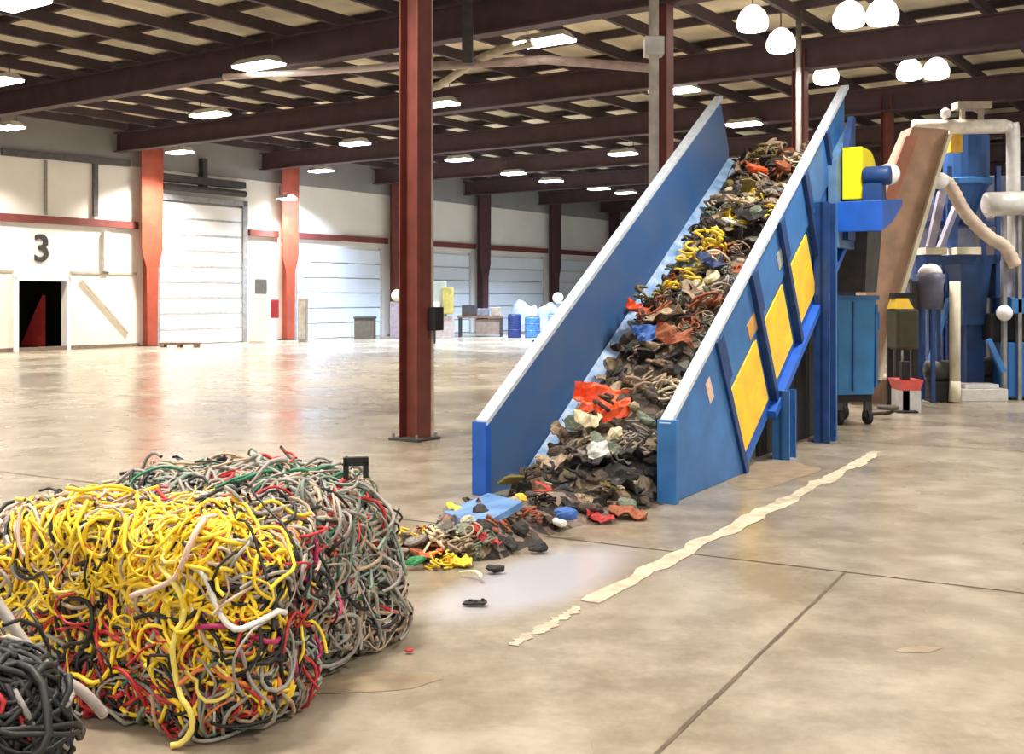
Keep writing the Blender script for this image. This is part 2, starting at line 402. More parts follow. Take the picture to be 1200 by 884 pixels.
# pale conduit strapped to the main column's side
c0 = Vector((.16, -.13, 0))
MB().tube([c0+Vector((0, 0, .02)), c0+Vector((-.07, -.03, 6.9))], .03).build('conduit', mat('beige_conduit', (190, 170, 150), .5), main)
MB().box(.05, .22, -.27, -.15, 1.3, 1.58).build('switch_box', blk, main, bevel=.01)
for k, lab in ((1, 'red steel column rising behind the left conveyor wall'), (2, 'brown steel column behind the top of the scrap'), (3, 'far interior steel column behind the conveyor head'), (4, 'farthest interior steel column')):
    h_column(-8.47, 10.2+6.45*k, 7.0, lab)
# cable tray/pipe riser
ps = P(766, 300, 15.2); ps.z = 0
r = empty('pipe_riser', ps, 0, label='pale grey vertical pipe left of the conveyor rim', cat='pipe')
MB().tube([(0, 0, 0), (0, 0, 7.4)], .07, 12).build('pipe', mat('pale_grey_pipe', (196, 190, 182), .5), r, smooth=True)
MB().box(-.13, .13, -.13, .13, 5.0, 5.25).build('junction_box', lgrey, r, bevel=.01)
MB().lathe([(.14, 0), (.14, .03), (.08, .05)], (0, 0, 0)).build('foot_flange', grey, r)
ps = P(936, 300, 22); ps.z = 0
r = empty('pipe_riser', ps, 0, label='thin grey vertical pipe behind the top of the conveyor', cat='pipe')
MB().tube([(0, 0, 0), (0, 0, 7.4)], .055, 10).build('pipe', mat('dim_grey_pipe', (104, 98, 94), .7), r, smooth=True)

GZ0, GZ1, PZ, DZ = 6.55, 7.2, 7.35, 7.62
gt = [10.2+6.45*i - 0.0 for i in range(-3, 11)]
gi = 0
for t in gt:
    m_ = MB()
    for (w_, z0, z1) in ((.16, GZ0, GZ0+.04), (.03, GZ0+.04, GZ1-.04), (.16, GZ1-.04, GZ1)):
        m_.prism([B(t-w_, WALLN+.1, z0), B(t+w_, WALLN+.1, z0), B(t+w_, 13, z0), B(t-w_, 13, z0)], (0, 0, z1-z0))
    struct(m_, 'roof_girder', purple, 'dark red-brown roof girder over the hall, spanning wall to wall')
n = WALLN+.8
k = 0
while n < 13:
    m_ = MB(); m_.prism([B(-11, n-.05, GZ1), B(81, n-.05, GZ1), B(81, n+.05, GZ1), B(-11, n+.05, GZ1)], (0, 0, .24))
    struct(m_, 'roof_purlin', purpl2, 'dark roof purlin running the length of the hall')
    n += 1.57
for t in [-10+2.1*i for i in range(44)]:
    m_ = MB(); m_.prism([B(t-.05, WALLN, GZ1+.24), B(t+.05, WALLN, GZ1+.24), B(t+.05, 13, GZ1+.24), B(t-.05, 13, GZ1+.24)], (0, 0, .16))
    struct(m_, 'roof_rib', purpl2, 'dark cross rib under the pale roof insulation')
m_ = MB(); m_.prism([B(-12, WALLN-.3, DZ), B(82, WALLN-.3, DZ), B(82, 14, DZ), B(-12, 14, DZ)], (0, 0, .12))
struct(m_, 'ceiling', deckM, 'pale beige insulated roof deck between dark steel')

# ceiling pipes
def cpipe(pts, r, m, label, name='ceiling_pipe'):
    MB().tube(pts, r, 10).build(name, m, smooth=True, label=label, cat='pipe')
pinkP = mat('pale_sprinkler_pipe', (214, 196, 190), .45, 0, .05, 3)
def Z(px, py, z=6.5):
    D = (z-CAMH)*FP/(HOR-py); return Vector(((px-600)/FP*D, D, z))
cpipe([Z(262, 90, 6.45), Z(380, 84, 6.45), Z(478, 76, 6.45)], .07, pinkP, 'pale ceiling pipe ending at the main column')
cpipe([Z(478, 112, 6.5), Z(515, 100, 6.5), Z(560, 70, 6.5), Z(590, 57, 6.5), Z(625, 50, 6.5)], .09, mat('beige_duct', (176, 164, 140), .5), 'beige ceiling duct curving up toward the brightest lamp')
cpipe([Z(500, 78, 6.4), Z(640, 70, 6.4), Z(765, 80, 6.4)], .09, mat('dusty_pink_pipe', (160, 140, 134), .5), 'dusty straight ceiling pipe right of the main column')
m_ = MB(); q = Z(548, 30, 6.6); m_.box(q.x-.1, q.x+.1, q.y-.1, q.y+.1, 5.9, 7.2)
m_.build('ceiling_heater', dgrey, bevel=.02, label='dark box hanging from the roof right of the main column', cat='ceiling unit')

# ---------------------------------------------------------------- lamps
lampW = emit('lamp_white', (255, 250, 240), 14)
lampC = emit('lamp_cool_white', (238, 244, 255), 14)
acr = emit('glowing_acrylic', (255, 246, 230), 2.2)
def hall_lamp(loc, label, warm=True, power=130, dome=False, ln=1.15):
    e = empty('high_bay_lamp', loc, BROT+math.pi/2, label=label, cat='ceiling lamp', group='high bay lamps under the roof')
    if dome:
        MB().lathe([(.06, .36), (.13, .33), (.22, .24), (.28, .10), (.28, 0), (.26, -.02)][::-1], (0, 0, 0), 20).build('reflector', acr, e, smooth=True)
        MB().lathe([(.27, -.03), (.24, -.08), (.1, -.12)][::-1], (0, 0, 0), 20).build('lens', lampW if warm else lampC, e, smooth=True)
        MB().tube([(0, 0, .4), (0, 0, .7)], .012, 6).build('hanger', dgrey, e)
    else:
        MB().hexa([(-ln/2, -.27, 0), (ln/2, -.27, 0), (ln/2, .27, 0), (-ln/2, .27, 0), (-ln/2+.1, -.12, .14), (ln/2-.1, -.12, .14), (ln/2-.1, .12, .14), (-ln/2+.1, .12, .14)]).build('housing', lgrey, e)
        MB().box(-ln/2+.02, ln/2-.02, -.25, .25, -.05, 0).build('diffuser', lampW if warm else lampC, e, bevel=.02)
        [MB().tube([(x, 0, .14), (x, 0, .5)], .01, 6).build('hanger', dgrey, e) for x in (-.4, .4)]
    ld = bpy.data.lights.new('lamp_light', 'AREA'); ld.shape = 'RECTANGLE'; ld.size = ln; ld.size_y = .5
    ld.energy = power*(2.6 if loc[1] > 36 else 1.5 if loc[1] > 30 else 1); ld.color = (1, .945, .87) if warm else (.62, .77, 1); ld.spread = math.radians(125)
    lo = bpy.data.objects.new('lamp_light', ld); C.objects.link(lo); lo.location = Vector(loc)-Vector((0, 0, .16))
    return e
LZ = 6.55
def LP(px, py, z=LZ):
    D = (z-CAMH)*FP/(HOR-py); return Vector(((px-600)/FP*D, D, z))
lamps = [
 (0, 95, 'long lamp at the left edge of view, middle one of three there', 1, 0),
 (246, 134, 'tilted-looking long lamp over the first orange column', 1, 0),
 (416, 168, 'long lamp just left of the main column', 0, 0),
 (538, 187, 'long lamp just right of the main column, lower one', 0, 0),
 (602, 203, 'left of the two bright lamps in the middle distance', 0, 0),
 (646, 212, 'right of the two bright lamps in the middle distance', 0, 0),
 (702, 221, 'dim small lamp left of the farthest lamp by the conveyor rim', 0, 0),
 (733, 226, 'farthest bright lamp beside the conveyor rim', 0, 0),
 (10, 149, 'lowest of the three lamps at the left edge of view', 1, 0),
 (211, 178, 'lamp above the white ribbed door', 1, 0),
 (376, 200, 'dim lamp above the first pale door', 0, 0),
 (22, 3, 'top left corner lamp, largest in view', 1, 0),
 (303, 76, 'bright lamp at the end of the pale ceiling pipe', 1, 0),
 (512, 122, 'lamp half hidden by the main column', 1, 0),
 (730, 180, 'long lamp left of the red column behind the conveyor', 1, 0),
 (638, 48, 'bright lamp beside the curving beige duct', 1, 0),
 (790, 106, 'lamp beside the pale vertical pipe', 1, 0),
 (872, 145, 'lamp between the two conveyor walls', 1, 0),
 (882, 30, 'upper round lamp of the slanting row of three', 1, 1),
 (915, 55, 'middle round lamp of the slanting row of three', 1, 1),
 (968, 93, 'round lamp above the tip of the right conveyor wall', 1, 1),
 (995, 25, 'left round lamp of the near pair over the conveyor head', 1, 1),
 (1034, 22, 'right round lamp of the near pair over the conveyor head', 1, 1),
 (1066, 88, 'left round lamp of the far pair over the tan elevator', 1, 1),
 (1097, 87, 'right round lamp of the far pair over the tan elevator', 1, 1)]
for px, py, lab, wm, dome in lamps:
    p = LP(px, py)
    hall_lamp(p, lab, bool(wm), 230 if not dome else 110, bool(dome), .95 if p.y > 30 else 1.15)
wp = P(336, 233, 42.3)
hall_lamp(wp, 'small lamp at the head of the column with the red box', True, 60, False, .6)
for (x, y) in ((-8, 6), (-8, 12), (-2, 5), (-2.5, 11.5), (4, 4), (4, 11), (10, 8), (10, 16), (-2, -2), (4, -3), (-9, 0), (11, 0)):  # unseen lamps added out of view for even light
    hall_lamp((x, y, LZ), 'unseen high-bay lamp added overhead to even out the near light', True, 230)

# ---------------------------------------------------------------- the inclined blue conveyor
LO = Vector((-.226, 9.49, 0)); ANG = math.atan2(.8621, .5067); SL = .6287; CO, SI = .846, .532
U = Vector((.5067, .8621, 0)); Vv = Vector((-.8621, .5067, 0))
def W(x, y, z): return LO+U*x+Vv*y+Vector((0, 0, z))
cv = empty('inclined_conveyor', LO, ANG, label='big blue inclined conveyor with yellow side squares carrying scrap', cat='conveyor')
def RP(s0, k, o): return Vector((.44+s0+SI*k, -1.438-o, .67+SL*s0-CO*k))
def sz(s, z, y): return Vector((.44+s, y, z))
# right side wall
prof = [(0, 0), (0, .67), (5.92, .67+SL*5.92), (5.92, 2.42), (2.05, .02), (2.0, 0)]
MB().prism([sz(s, z, -1.438) for s, z in prof], (0, -.03, 0)).build('side_wall', blue, cv)
# near end post
MB().box(.42, .49, -1.57, -1.40, 0, .69).build('end_post', blue, cv, bevel=.006)
def rp_poly(pts, o0, o1, name, m, lab=None, bevel=0):
    return MB().prism([RP(a, k_, o0) for a, k_ in pts], (0, -(o1-o0), 0)).build(name, m, cv, bevel=bevel, label=lab)
def kf(s0): return (.67+SL*s0)/CO - .002
K1 = 1.60
# cover plates between the ribs; the first reaches the floor
rp_poly([(-.22, kf(-.22)), (.02, .03), (1.02, .03), (1.02, kf(1.02))], .04, .08, 'cover_plate', blue, bevel=.006)
ribs = (1.04, 2.03, 2.94, 3.87, 4.80)
for i, r0 in enumerate(ribs):
    kb = min(K1, kf(r0))
    rp_poly([(r0-.035, .02), (r0+.035, .02), (r0+.035, kb), (r0-.035, kb)], .03, .11, 'rib', blueD)  # ribs get a darker blue, shade put into the colour
for a, b in ((1.08, 1.99), (2.07, 2.90), (2.98, 3.83), (3.91, 4.76), (4.84, 5.6)):
    rp_poly([(a, .02), (b, .02), (b, .64), (a, .64)], .03, .06, 'cover_plate', blue)
    # dark window slot beside each rib
    rp_poly([(a+.02, .12), (a+.17, .12), (a+.17, .58), (a+.02, .58)], .06, .064, 'access_slot', blueD)
for a, b in ((1.10, 1.90), (2.12, 2.78), (3.02, 3.70)):
    kb = min(1.46, kf(a)-.02)
    rp_poly([(a-.05, .66), (b+.05, .66), (b+.05, min(K1, kf(b))), (a-.05, min(K1, kf(a-.05)))], .03, .04, 'guard_frame', blueB)
    rp_poly([(a, .69), (b, .69), (b, 1.44), (a, min(1.44, kb))], .04, .06, 'yellow_guard', yel, 'yellow square guard panel', bevel=.004)
# lower flange along the underside
rp_poly([(1.85, K1-.05), (5.0, K1-.05), (5.0, K1+.03), (1.85, K1+.03)], .0, .13, 'lower_flange', blueB)
rp_poly([(-.02, -.01), (5.93, -.02), (5.93, .03), (-.02, .03)], -.02, .085, 'top_rim', rimM, 'pale worn steel rim')
# labels
stk = mat('warning_label', (236, 200, 180), .5, 0, .1, 30)
rp_poly([(.68, .2), (.78, .2), (.78, .42), (.68, .42)], .08, .083, 'warning_label', stk, 'small pale warning label')
rp_poly([(1.75, .42), (1.96, .42), (1.96, .6), (1.75, .6)], .06, .066, 'warning_label', mat('orange_label', (214, 160, 80), .5), 'small orange warning label')
rp_poly([(2.75, .32), (2.9, .32), (2.9, .5), (2.75, .5)], .06, .066, 'warning_label', mat('grey_label', (170, 170, 170), .5), 'small grey label')
# grey-worn head plate and dark head box
m_ = MB().prism([sz(5.0, 2.3, -1.50), sz(5.0, 3.35, -1.50), sz(5.9, 3.9, -1.50), sz(5.9, 2.3, -1.50)], (0, -.1, 0)); m_.build('head_plate', mat('worn_blue_paint', (92, 128, 168), .5, 0, .2, 4), cv)
m_ = MB().prism([sz(5.3, 2.4, -1.6), sz(5.3, 3.5, -1.6), sz(5.55, 3.95, -1.6), sz(5.66, 3.95, -1.6), sz(5.66, 2.4, -1.6)], (0, -.07, 0)); m_.build('head_bracket', blueD, cv)
# left side wall
prof = [(0, 0), (0, .62), (5.82, .62+SL*5.82), (6.15, .62+SL*5.82-.6), (6.15, 2.6), (2.1, 0)]
MB().prism([(s, 0, z) for s, z in prof], (0, .04, 0)).build('side_wall', mat('inner_wall_blue', (54, 98, 156), .5, 0, .12, 1.2, col2=(84, 108, 146)), cv)
MB().hexa([(-.02, -.03, .60), (5.84, -.03, .60+SL*5.86), (5.84, .08, .60+SL*5.86), (-.02, .08, .60),
           (-.02, -.03, .65), (5.84, -.03, .65+SL*5.86), (5.84, .08, .65+SL*5.86), (-.02, .08, .65)]).build('top_rim', rimM, cv)
MB().box(-.03, .06, -.02, .12, 0, .63).build('end_post', blueB, cv, bevel=.005)
# ribs on the outer face of the left wall
for s0 in (1.1, 2.1, 3.1, 4.1, 5.1):
    MB().prism([(s0-.04, .04, .6+SL*s0), (s0+.04, .04, .6+SL*s0), (s0+.04+.5, .04, max(0, SL*s0-.3)), (s0-.04+.5, .04, max(0, SL*s0-.3))], (0, .1, 0)).build('rib', blueD, cv)
# sloping skirt (pale) on both sides of the belt
def zb(u): return SL*u+.62-1.12          # belt line
m_ = MB()
for (ya, yb, ha, hb) in ((-.01, -.34, .20, -.02),):
    u0, u1 = .55, 6.12
    m_.hexa([(u0, ya, zb(u0)+ha-.03), (u1, ya, zb(u1)+ha-.03), (u1, yb, zb(u1)+hb-.03), (u0, yb, zb(u0)+hb-.03),
             (u0, ya, zb(u0)+ha), (u1, ya, zb(u1)+ha), (u1, yb, zb(u1)+hb), (u0, yb, zb(u0)+hb)])
m_.build('skirt_plate', blueS, cv, label='pale scuffed skirt plate')
m_ = MB(); ya, yb = -1.43, -1.2
m_.hexa([(.9, ya, zb(.9)+.13), (6.2, ya, zb(6.2)+.13), (6.2, yb, zb(6.2)-.03), (.9, yb, zb(.9)-.03),
         (.9, ya, zb(.9)+.16), (6.2, ya, zb(6.2)+.16), (6.2, yb, zb(6.2)), (.9, yb, zb(.9))])
m_.build('skirt_plate', blueS, cv, label='pale scuffed skirt plate')
# belt with return run, and cleats
MB().hexa([(.75, -1.4, zb(.75)-.05), (6.25, -1.4, zb(6.25)-.05), (6.25, -.04, zb(6.25)-.05), (.75, -.04, zb(.75)-.05),
           (.75, -1.4, zb(.75)), (6.25, -1.4, zb(6.25)), (6.25, -.04, zb(6.25)), (.75, -.04, zb(.75))]).build('belt', blk, cv)
for i in range(11):
    u0 = 1.0+i*.5
    MB().hexa([(u0, -1.2, zb(u0)), (u0+.04, -1.2, zb(u0+.04)), (u0+.04, -.25, zb(u0+.04)), (u0, -.25, zb(u0)),
               (u0-.03, -1.2, zb(u0)+.06), (u0, -1.2, zb(u0)+.06), (u0, -.25, zb(u0)+.06), (u0-.03, -.25, zb(u0)+.06)]).build('belt_cleat', blk, cv)
MB().tube([(6.3, -1.43, zb(6.3)-.2), (6.3, -.01, zb(6.3)-.2)], .2, 20).build('head_roller', dgrey, cv, smooth=True)
# underside pan
MB().hexa([(2.4, -1.35, .12), (6.2, -1.35, zb(6.2)-.75), (6.2, -.05, zb(6.2)-.75), (2.4, -.05, .12),
           (2.4, -1.35, .16), (6.2, -1.35, zb(6.2)-.71), (6.2, -.05, zb(6.2)-.71), (2.4, -.05, .16)]).build('return_pan', dgrey, cv)
# legs: short one and the tall post
def leg(x, y, z1, w=.17):
    m2 = MB(); m2.box(x-w, x+w, y-.02, y+.02, 0, z1); m2.box(x-w, x-w+.03, y-.09, y+.09, 0, z1); m2.box(x+w-.03, x+w, y-.09, y+.09, 0, z1)
    return m2
leg(3.45, -1.56, .72, .13).build('leg', blue, cv)
leg(4.98, -1.58, 2.8, .14).build('leg', blueD, cv)
MB().box(5.13, 5.16, -1.68, -1.48, 0, 2.8).build('leg_flange', blue, cv)
leg(3.55, .1, .72, .13).build('leg', blue, cv); leg(5.45, .1, 2.6, .16).build('leg', blue, cv)
MB().beam((5.45, -1.5, 1.0), (5.45, .05, 1.9), .08, .08).build('cross_brace', blueD, cv)
# apron lip at the mouth
def toL(p): q = p-LO; return (q.dot(U), q.dot(Vv), q.z)
ap = [toL(G(x, y, z)) for x, y, z in ((520, 600, .13), (562, 617, .16), (612, 588, .24), (572, 578, .20))]
MB().hexa([(x, y, max(0, z-.05)) for x, y, z in ap]+ap).build('apron', mat('apron_blue', (120, 160, 208), .45, 0, .15, 6, col2=(74, 116, 170)), cv, label='scuffed pale blue loading lip')
# drive: shelf, yellow guard, motor
MB().prism([(5.5, -1.5, 2.85), (6.7, -1.5, 2.95), (6.7, -1.5, 2.87), (6.1, -1.5, 2.62), (5.5, -1.5, 2.48)], (0, -.62, 0)).build('drive_shelf', blueB, cv, bevel=.01)
def rounded(cx, cz, w, h, r, n=6):
    pts = []
    for qx, qz, a0 in ((1, 1, 0), (-1, 1, 90), (-1, -1, 180), (1, -1, 270)):
        for i in range(n+1):
            a = math.radians(a0+90*i/n); pts.append((cx+qx*(w-r)+r*math.cos(a), cz+qz*(h-r)+r*math.sin(a)))
    return pts
gp = []
for a in range(-90, 91, 12): gp.append((.36*math.cos(math.radians(a)), .32*math.sin(math.radians(a))))
MB().prism([(6.05+x, -1.62, 3.2+z) for x, z in [(-.42, -.32)]+gp+[(-.42, .32)]], (0, -.24, 0)).build('belt_guard', yelG, cv, bevel=.015, label='bright yellow drive guard')
MB().lathe([(.11, 0), (.115, .02), (.115, .28), (.09, .32)], (5.68, -2.18, 3.16), 18, 'y').build('motor', blueD, cv, smooth=True)
MB().lathe([(.13, 0), (.14, .05), (.1, .1)], (6.12, -2.06, 3.22), 18, 'x').build('motor_cap', glass, cv, smooth=True)
MB().box(5.56, 5.82, -2.1, -1.88, 2.86, 3.06).build('motor_foot', blueD, cv)
# discharge chute (dark) hanging under the head
MB().hexa([(6.4, -1.72, 1.76), (7.05, -1.72, 1.76), (7.05, -.3, 1.76), (6.4, -.3, 1.76), (6.3, -1.78, 2.72), (7.15, -1.78, 2.72), (7.15, -.05, 3.0), (6.3, -.05, 3.0)]).build('discharge_chute', dgrey, cv)
# black sheets put in for the shade under the frame
for i in range(8):
    MB().box(3.2+i*.27, 3.45+i*.27, -1.36, -1.33, .03, max(.3, .46+.66*(3.2+i*.27-3.27))).build('shade_flap', blk, cv)

# blue receiving hopper under the chute
p = P(985, 460, 15.1); p.z = 0
hb = empty('receiving_box', p, math.radians(12), label='blue steel box under the conveyor head standing on dark casters', cat='steel box')
MB().hexa([(-.25, -.4, .40), (.27, -.4, .40), (.27, .4, .40), (-.25, .4, .40), (-.28, -.42, 1.68), (.29, -.42, 1.68), (.29, .42, 1.68), (-.28, .42, 1.68)]).build('body', mat('sky_blue_paint', (48, 128, 190), .4, 0, .12, 3), hb, bevel=.01)
MB().box(-.31, .32, -.45, .45, 1.66, 1.72).build('rim', blue, hb)
MB().box(.29, .42, -.3, -.1, 1.25, 1.5).build('latch', blueB, hb, bevel=.02)
m_ = MB(); m_.box(.28, .31, -.43, -.38, .5, 1.6); m_.box(-.05, -.02, -.44, -.40, .45, 1.64); m_.build('stiffener', blue, hb)
MB().box(-.24, .26, -.36, .36, .3, .4).build('base_frame', blk, hb)
for x in (-.2, .22):
    for y in (-.32, .32):
        c1 = MB().lathe([(.1, -.03), (.1, .03)], (x, y, .1), 14, 'x').build('caster', blk, hb)
        MB().box(x-.05, x+.05, y-.03, y+.03, .1, .31).build('fork', dgrey, c1)

# low tangle of dark hose on the floor by the box
def walk(start, n, step, curl, zlim=None, seed=0, dirn=None):
    p = Vector(start); d = Vector(dirn or (R(-1, 1), R(-1, 1), R(-.2, .2))).normalized(); pts = [p.copy()]
    ax_ = Vector((R(-.3, .3), R(-.3, .3), 1)).normalized(); c = curl*random.choice((-1, 1))
    for i in range(n):
        d = (Matrix.Rotation(c*R(.3, 1.5), 3, ax_) @ d).normalized()
        if random.random() < .12: c = -c
        p = p+d*step
        if zlim is not None: p.z = min(max(p.z, zlim[0]), zlim[1])
        pts.append(p.copy())
    return pts
q = P(1022, 482, 15.6); q.z = .05
MB().tube(walk(q, 30, .06, .5, (.03, .16), dirn=(1, .1, 0)), .028, 6).build('hose', mat('grey_brown_hose', (84, 72, 62), .7), smooth=True, label='dark hose lying on the floor beside the blue box', cat='hose')

# ---------------------------------------------------------------- scrap
pal = {
 'black':  mat('scrap_black', (34, 30, 28), .7, 0, .3, 12),
 'dark brown': mat('scrap_dark_brown', (74, 60, 50), .75, 0, .3, 12),
 'tan':    mat('scrap_tan', (164, 142, 116), .75, 0, .2, 12),
 'beige':  mat('scrap_beige', (208, 194, 160), .7, 0, .12, 12),
 'grey':   mat('scrap_grey', (132, 126, 118), .6, .2, .2, 12),
 'grey-green': mat('scrap_grey_green', (112, 122, 104), .75, 0, .2, 12),
 'olive':  mat('scrap_olive', (128, 116, 60), .7, 0, .2, 12),
 'yellow': mat('scrap_yellow', (232, 196, 50), .55, 0, .12, 12),
 'orange': mat('scrap_orange', (236, 90, 44), .55, 0, .12, 12),
 'rust':   mat('scrap_rust', (156, 88, 56), .75, 0, .25, 12),
 'red':    mat('scrap_red', (176, 44, 44), .6, 0, .15, 12),
 'navy':   mat('scrap_navy', (44, 58, 100), .6, 0, .15, 12),
 'blue':   mat('scrap_blue', (52, 96, 168), .6, 0, .15, 12),
 'white':  mat('scrap_white', (226, 222, 214), .6, 0, .06, 12),
 'green':  mat('scrap_green', (36, 130, 74), .6, 0, .15, 12),
}
def shp_clump():
    m2 = MB()
    for i in range(9):
        pts = walk((R(-.3, .3), R(-.3, .3), R(-.15, .15)), 14, .11, .55, (-.28, .3))
        pts = [p*(.5/max(.5, p.length)) for p in pts]
        m2.tube(pts, R(.028, .05), 5)
    return m2
def shp_sheet():
    m2 = MB(); n_ = 9; vs = []; sd = R(0, 90)
    for lay in (0, 1):
        for i in range(n_):
            for j in range(n_):
                x, y = i/(n_-1)-.5, j/(n_-1)-.5
                z = .33*noise.noise((x*2.3+sd, y*2.3, sd))+.1*noise.noise((x*6, y*6, sd))
                vs.append((x*(1+.2*noise.noise((y*3, sd, 0))), y*(.75+.3*noise.noise((x*3, sd, 4))), z-.03*lay))
    def I(l, i, j): return l*n_*n_+i*n_+j
    fs = []
    for i in range(n_-1):
        for j in range(n_-1):
            fs.append((I(0,i,j), I(0,i+1,j), I(0,i+1,j+1), I(0,i,j+1))); fs.append((I(1,i,j), I(1,i,j+1), I(1,i+1,j+1), I(1,i+1,j)))
    ed = [(i, 0) for i in range(n_)]+[(n_-1, j) for j in range(1, n_)]+[(i, n_-1) for i in range(n_-2, -1, -1)]+[(0, j) for j in range(n_-2, 0, -1)]
    for a in range(len(ed)):
        b = (a+1) % len(ed); fs.append((I(0, *ed[a]), I(1, *ed[a]), I(1, *ed[b]), I(0, *ed[b])))
    return m2.add(vs, fs)
def shp_chunk():
    m2 = MB(); sd = R(0, 99); m2.sphere((0, 0, 0), .42, 14, 9, (1, .75, .5))
    m2.v = [tuple(Vector(v)*(1+.55*noise.noise(Vector(v)*3.2+Vector((sd, 0, 0)))+.2*noise.noise(Vector(v)*9))) for v in m2.v]
    return m2
def shp_board():
    m2 = MB(); w_, h_ = R(.28, .45), R(.16, .3)
    pts = [(-w_, -h_), (-w_*.2, -h_*1.1), (w_*.3, -h_*.8), (w_, -h_), (w_*1.05, h_*.1), (w_*.8, h_), (w_*.1, h_*.85), (-w_*.5, h_*1.05), (-w_*1.02, h_*.6)]
    m2.prism([(x, y, -.03) for x, y in pts], (0, 0, .06))
    for i in range(4):
        x, y = R(-w_*.7, w_*.7), R(-h_*.6, h_*.6); m2.box(x-.05, x+.05, y-.04, y+.04, .03, .03+R(.03, .09))
    return m2
def shp_strip():
    pts = walk((-.5, 0, 0), 12, .1, .25, (-.15, .15), dirn=(1, .2, .1))
    return MB().tube(pts, .07, 6, flat=.3)
SH = {'wire clump': (shp_clump, 'tangled clump of wire', 4), 'crumpled sheet': (shp_sheet, 'crumpled sheet piece', 4), 'chunk': (shp_chunk, 'ragged scrap chunk', 4),
      'board': (shp_board, 'broken flat board', 2), 'strip': (shp_strip, 'bent strip', 3)}
onames = {'wire clump': 'wire_clump', 'crumpled sheet': 'crumpled_sheet', 'chunk': 'scrap_chunk', 'board': 'broken_board', 'strip': 'bent_strip'}
shapes = {k: [f() .mesh(onames[k], pal['black'], smooth=(k in ('wire clump', 'strip'))) for _ in range(n_)] for k, (f, _, n_) in SH.items()}
cache = {}
def scrap(kind, col, loc, size, place, group, rot=None, label=None):
    i = random.randrange(len(shapes[kind])); key = (kind, i, col)
    if key not in cache:
        me = shapes[kind][i].copy(); me.materials.clear(); me.materials.append(pal[col]); cache[key] = me
    o = bpy.data.objects.new(onames[kind], cache[key]); C.objects.link(o)
    o.location = loc; o.scale = (size, size, size)
    o.rotation_euler = rot or (R(-.7, .7), R(-.7, .7), R(0, 6.28))
    tag(o, label or '%s %s %s' % (col, SH[kind][1], place), 'scrap piece', group)
    return o
def pick(w):
    t_ = sum(w.values()); x = R(0, t_)
    for k_, v_ in w.items():
        x -= v_
        if x <= 0: return k_
    return k_
KW = {'wire clump': 5, 'crumpled sheet': 4, 'chunk': 5, 'board': 2, 'strip': 2}
# height of the pile over the belt; below the belt's foot it lies on the floor
def pile(u, y):
    t_ = (y+.72)/.62
    crown = max(0, 1-t_*t_)
    base = max(0.0, zb(u))
    h = .06+.40*crown**.7
    if u < .9: h *= max(.25, .62+.4*u)
    if u > 5.6: h *= max(.3, 1-(u-5.6)*.9)
    return base+h+.09*noise.noise((u*2.6, y*3.2, 7.7))+.05*noise.noise((u*7, y*7, 1.1))
heapM = mottle('mixed_scrap', [(34, 30, 28), (84, 68, 54), (132, 116, 96), (58, 50, 44), (104, 100, 88), (44, 38, 34), (150, 132, 104), (70, 62, 50)], 9)
m_ = MB(); nu, nv = 90, 22; vs = []
for i in range(nu+1):
    for j in range(nv+1):
        u_ = .0+6.15*i/nu; y_ = -1.36+1.18*j/nv
        z = pile(u_, y_) if 0 < j < nv and 0 < i < nu else max(0.0, zb(u_))+.002
        vs.append((u_, y_, z))
fs = [(i*(nv+1)+j, (i+1)*(nv+1)+j, (i+1)*(nv+1)+j+1, i*(nv+1)+j+1) for i in range(nu) for j in range(nv)]
m_.add(vs, fs)
hp = m_.build('scrap_heap', heapM, kind='stuff', label='fine mixed scrap filling the belt between the larger pieces', cat='scrap heap')
hp.location = LO; hp.rotation_euler = (0, 0, ANG)
def colw(u):
    if u < 2.1: return {'black': 4, 'dark brown': 6, 'tan': 2.2, 'beige': 1.0, 'grey': 1.6, 'grey-green': .8, 'olive': .6}
    if u < 2.9: return {'dark brown': 4, 'tan': 3, 'grey': 2.4, 'grey-green': 2.5, 'rust': 1.6, 'red': .25, 'black': 2, 'navy': .5}
    if u < 3.7: return {'grey-green': 3, 'tan': 3, 'beige': 2, 'rust': 2, 'grey': 2, 'dark brown': 2, 'blue': .5, 'orange': .3, 'olive': 1}
    if u < 4.7: return {'yellow': 2.0, 'olive': 2.4, 'tan': 3.4, 'grey-green': 2, 'navy': .6, 'dark brown': 2, 'black': .8, 'beige': 2}
    return {'dark brown': 3.5, 'tan': 5, 'grey': 2.4, 'black': 1.4, 'olive': 1, 'beige': 1.4, 'rust': 1}
us = []
NB = 215
for i in range(NB):
    u_ = -.05+6.1*(i+R(-.4, .4))/NB; y_ = -.27-((i*0.61803) % 1.0)*1.03
    s_ = R(.2, .40)
    z = pile(u_, y_)+.01
    kd = pick(KW)
    scrap(kd, pick(colw(u_)), W(u_, y_, z), s_*(.8 if kd == 'chunk' else 1), 'among the scrap riding up the blue conveyor', 'scrap pieces riding the belt', rot=(R(-.5, .5), R(-.5, .5)-.5*(u_ > .8), R(0, 6.28)))
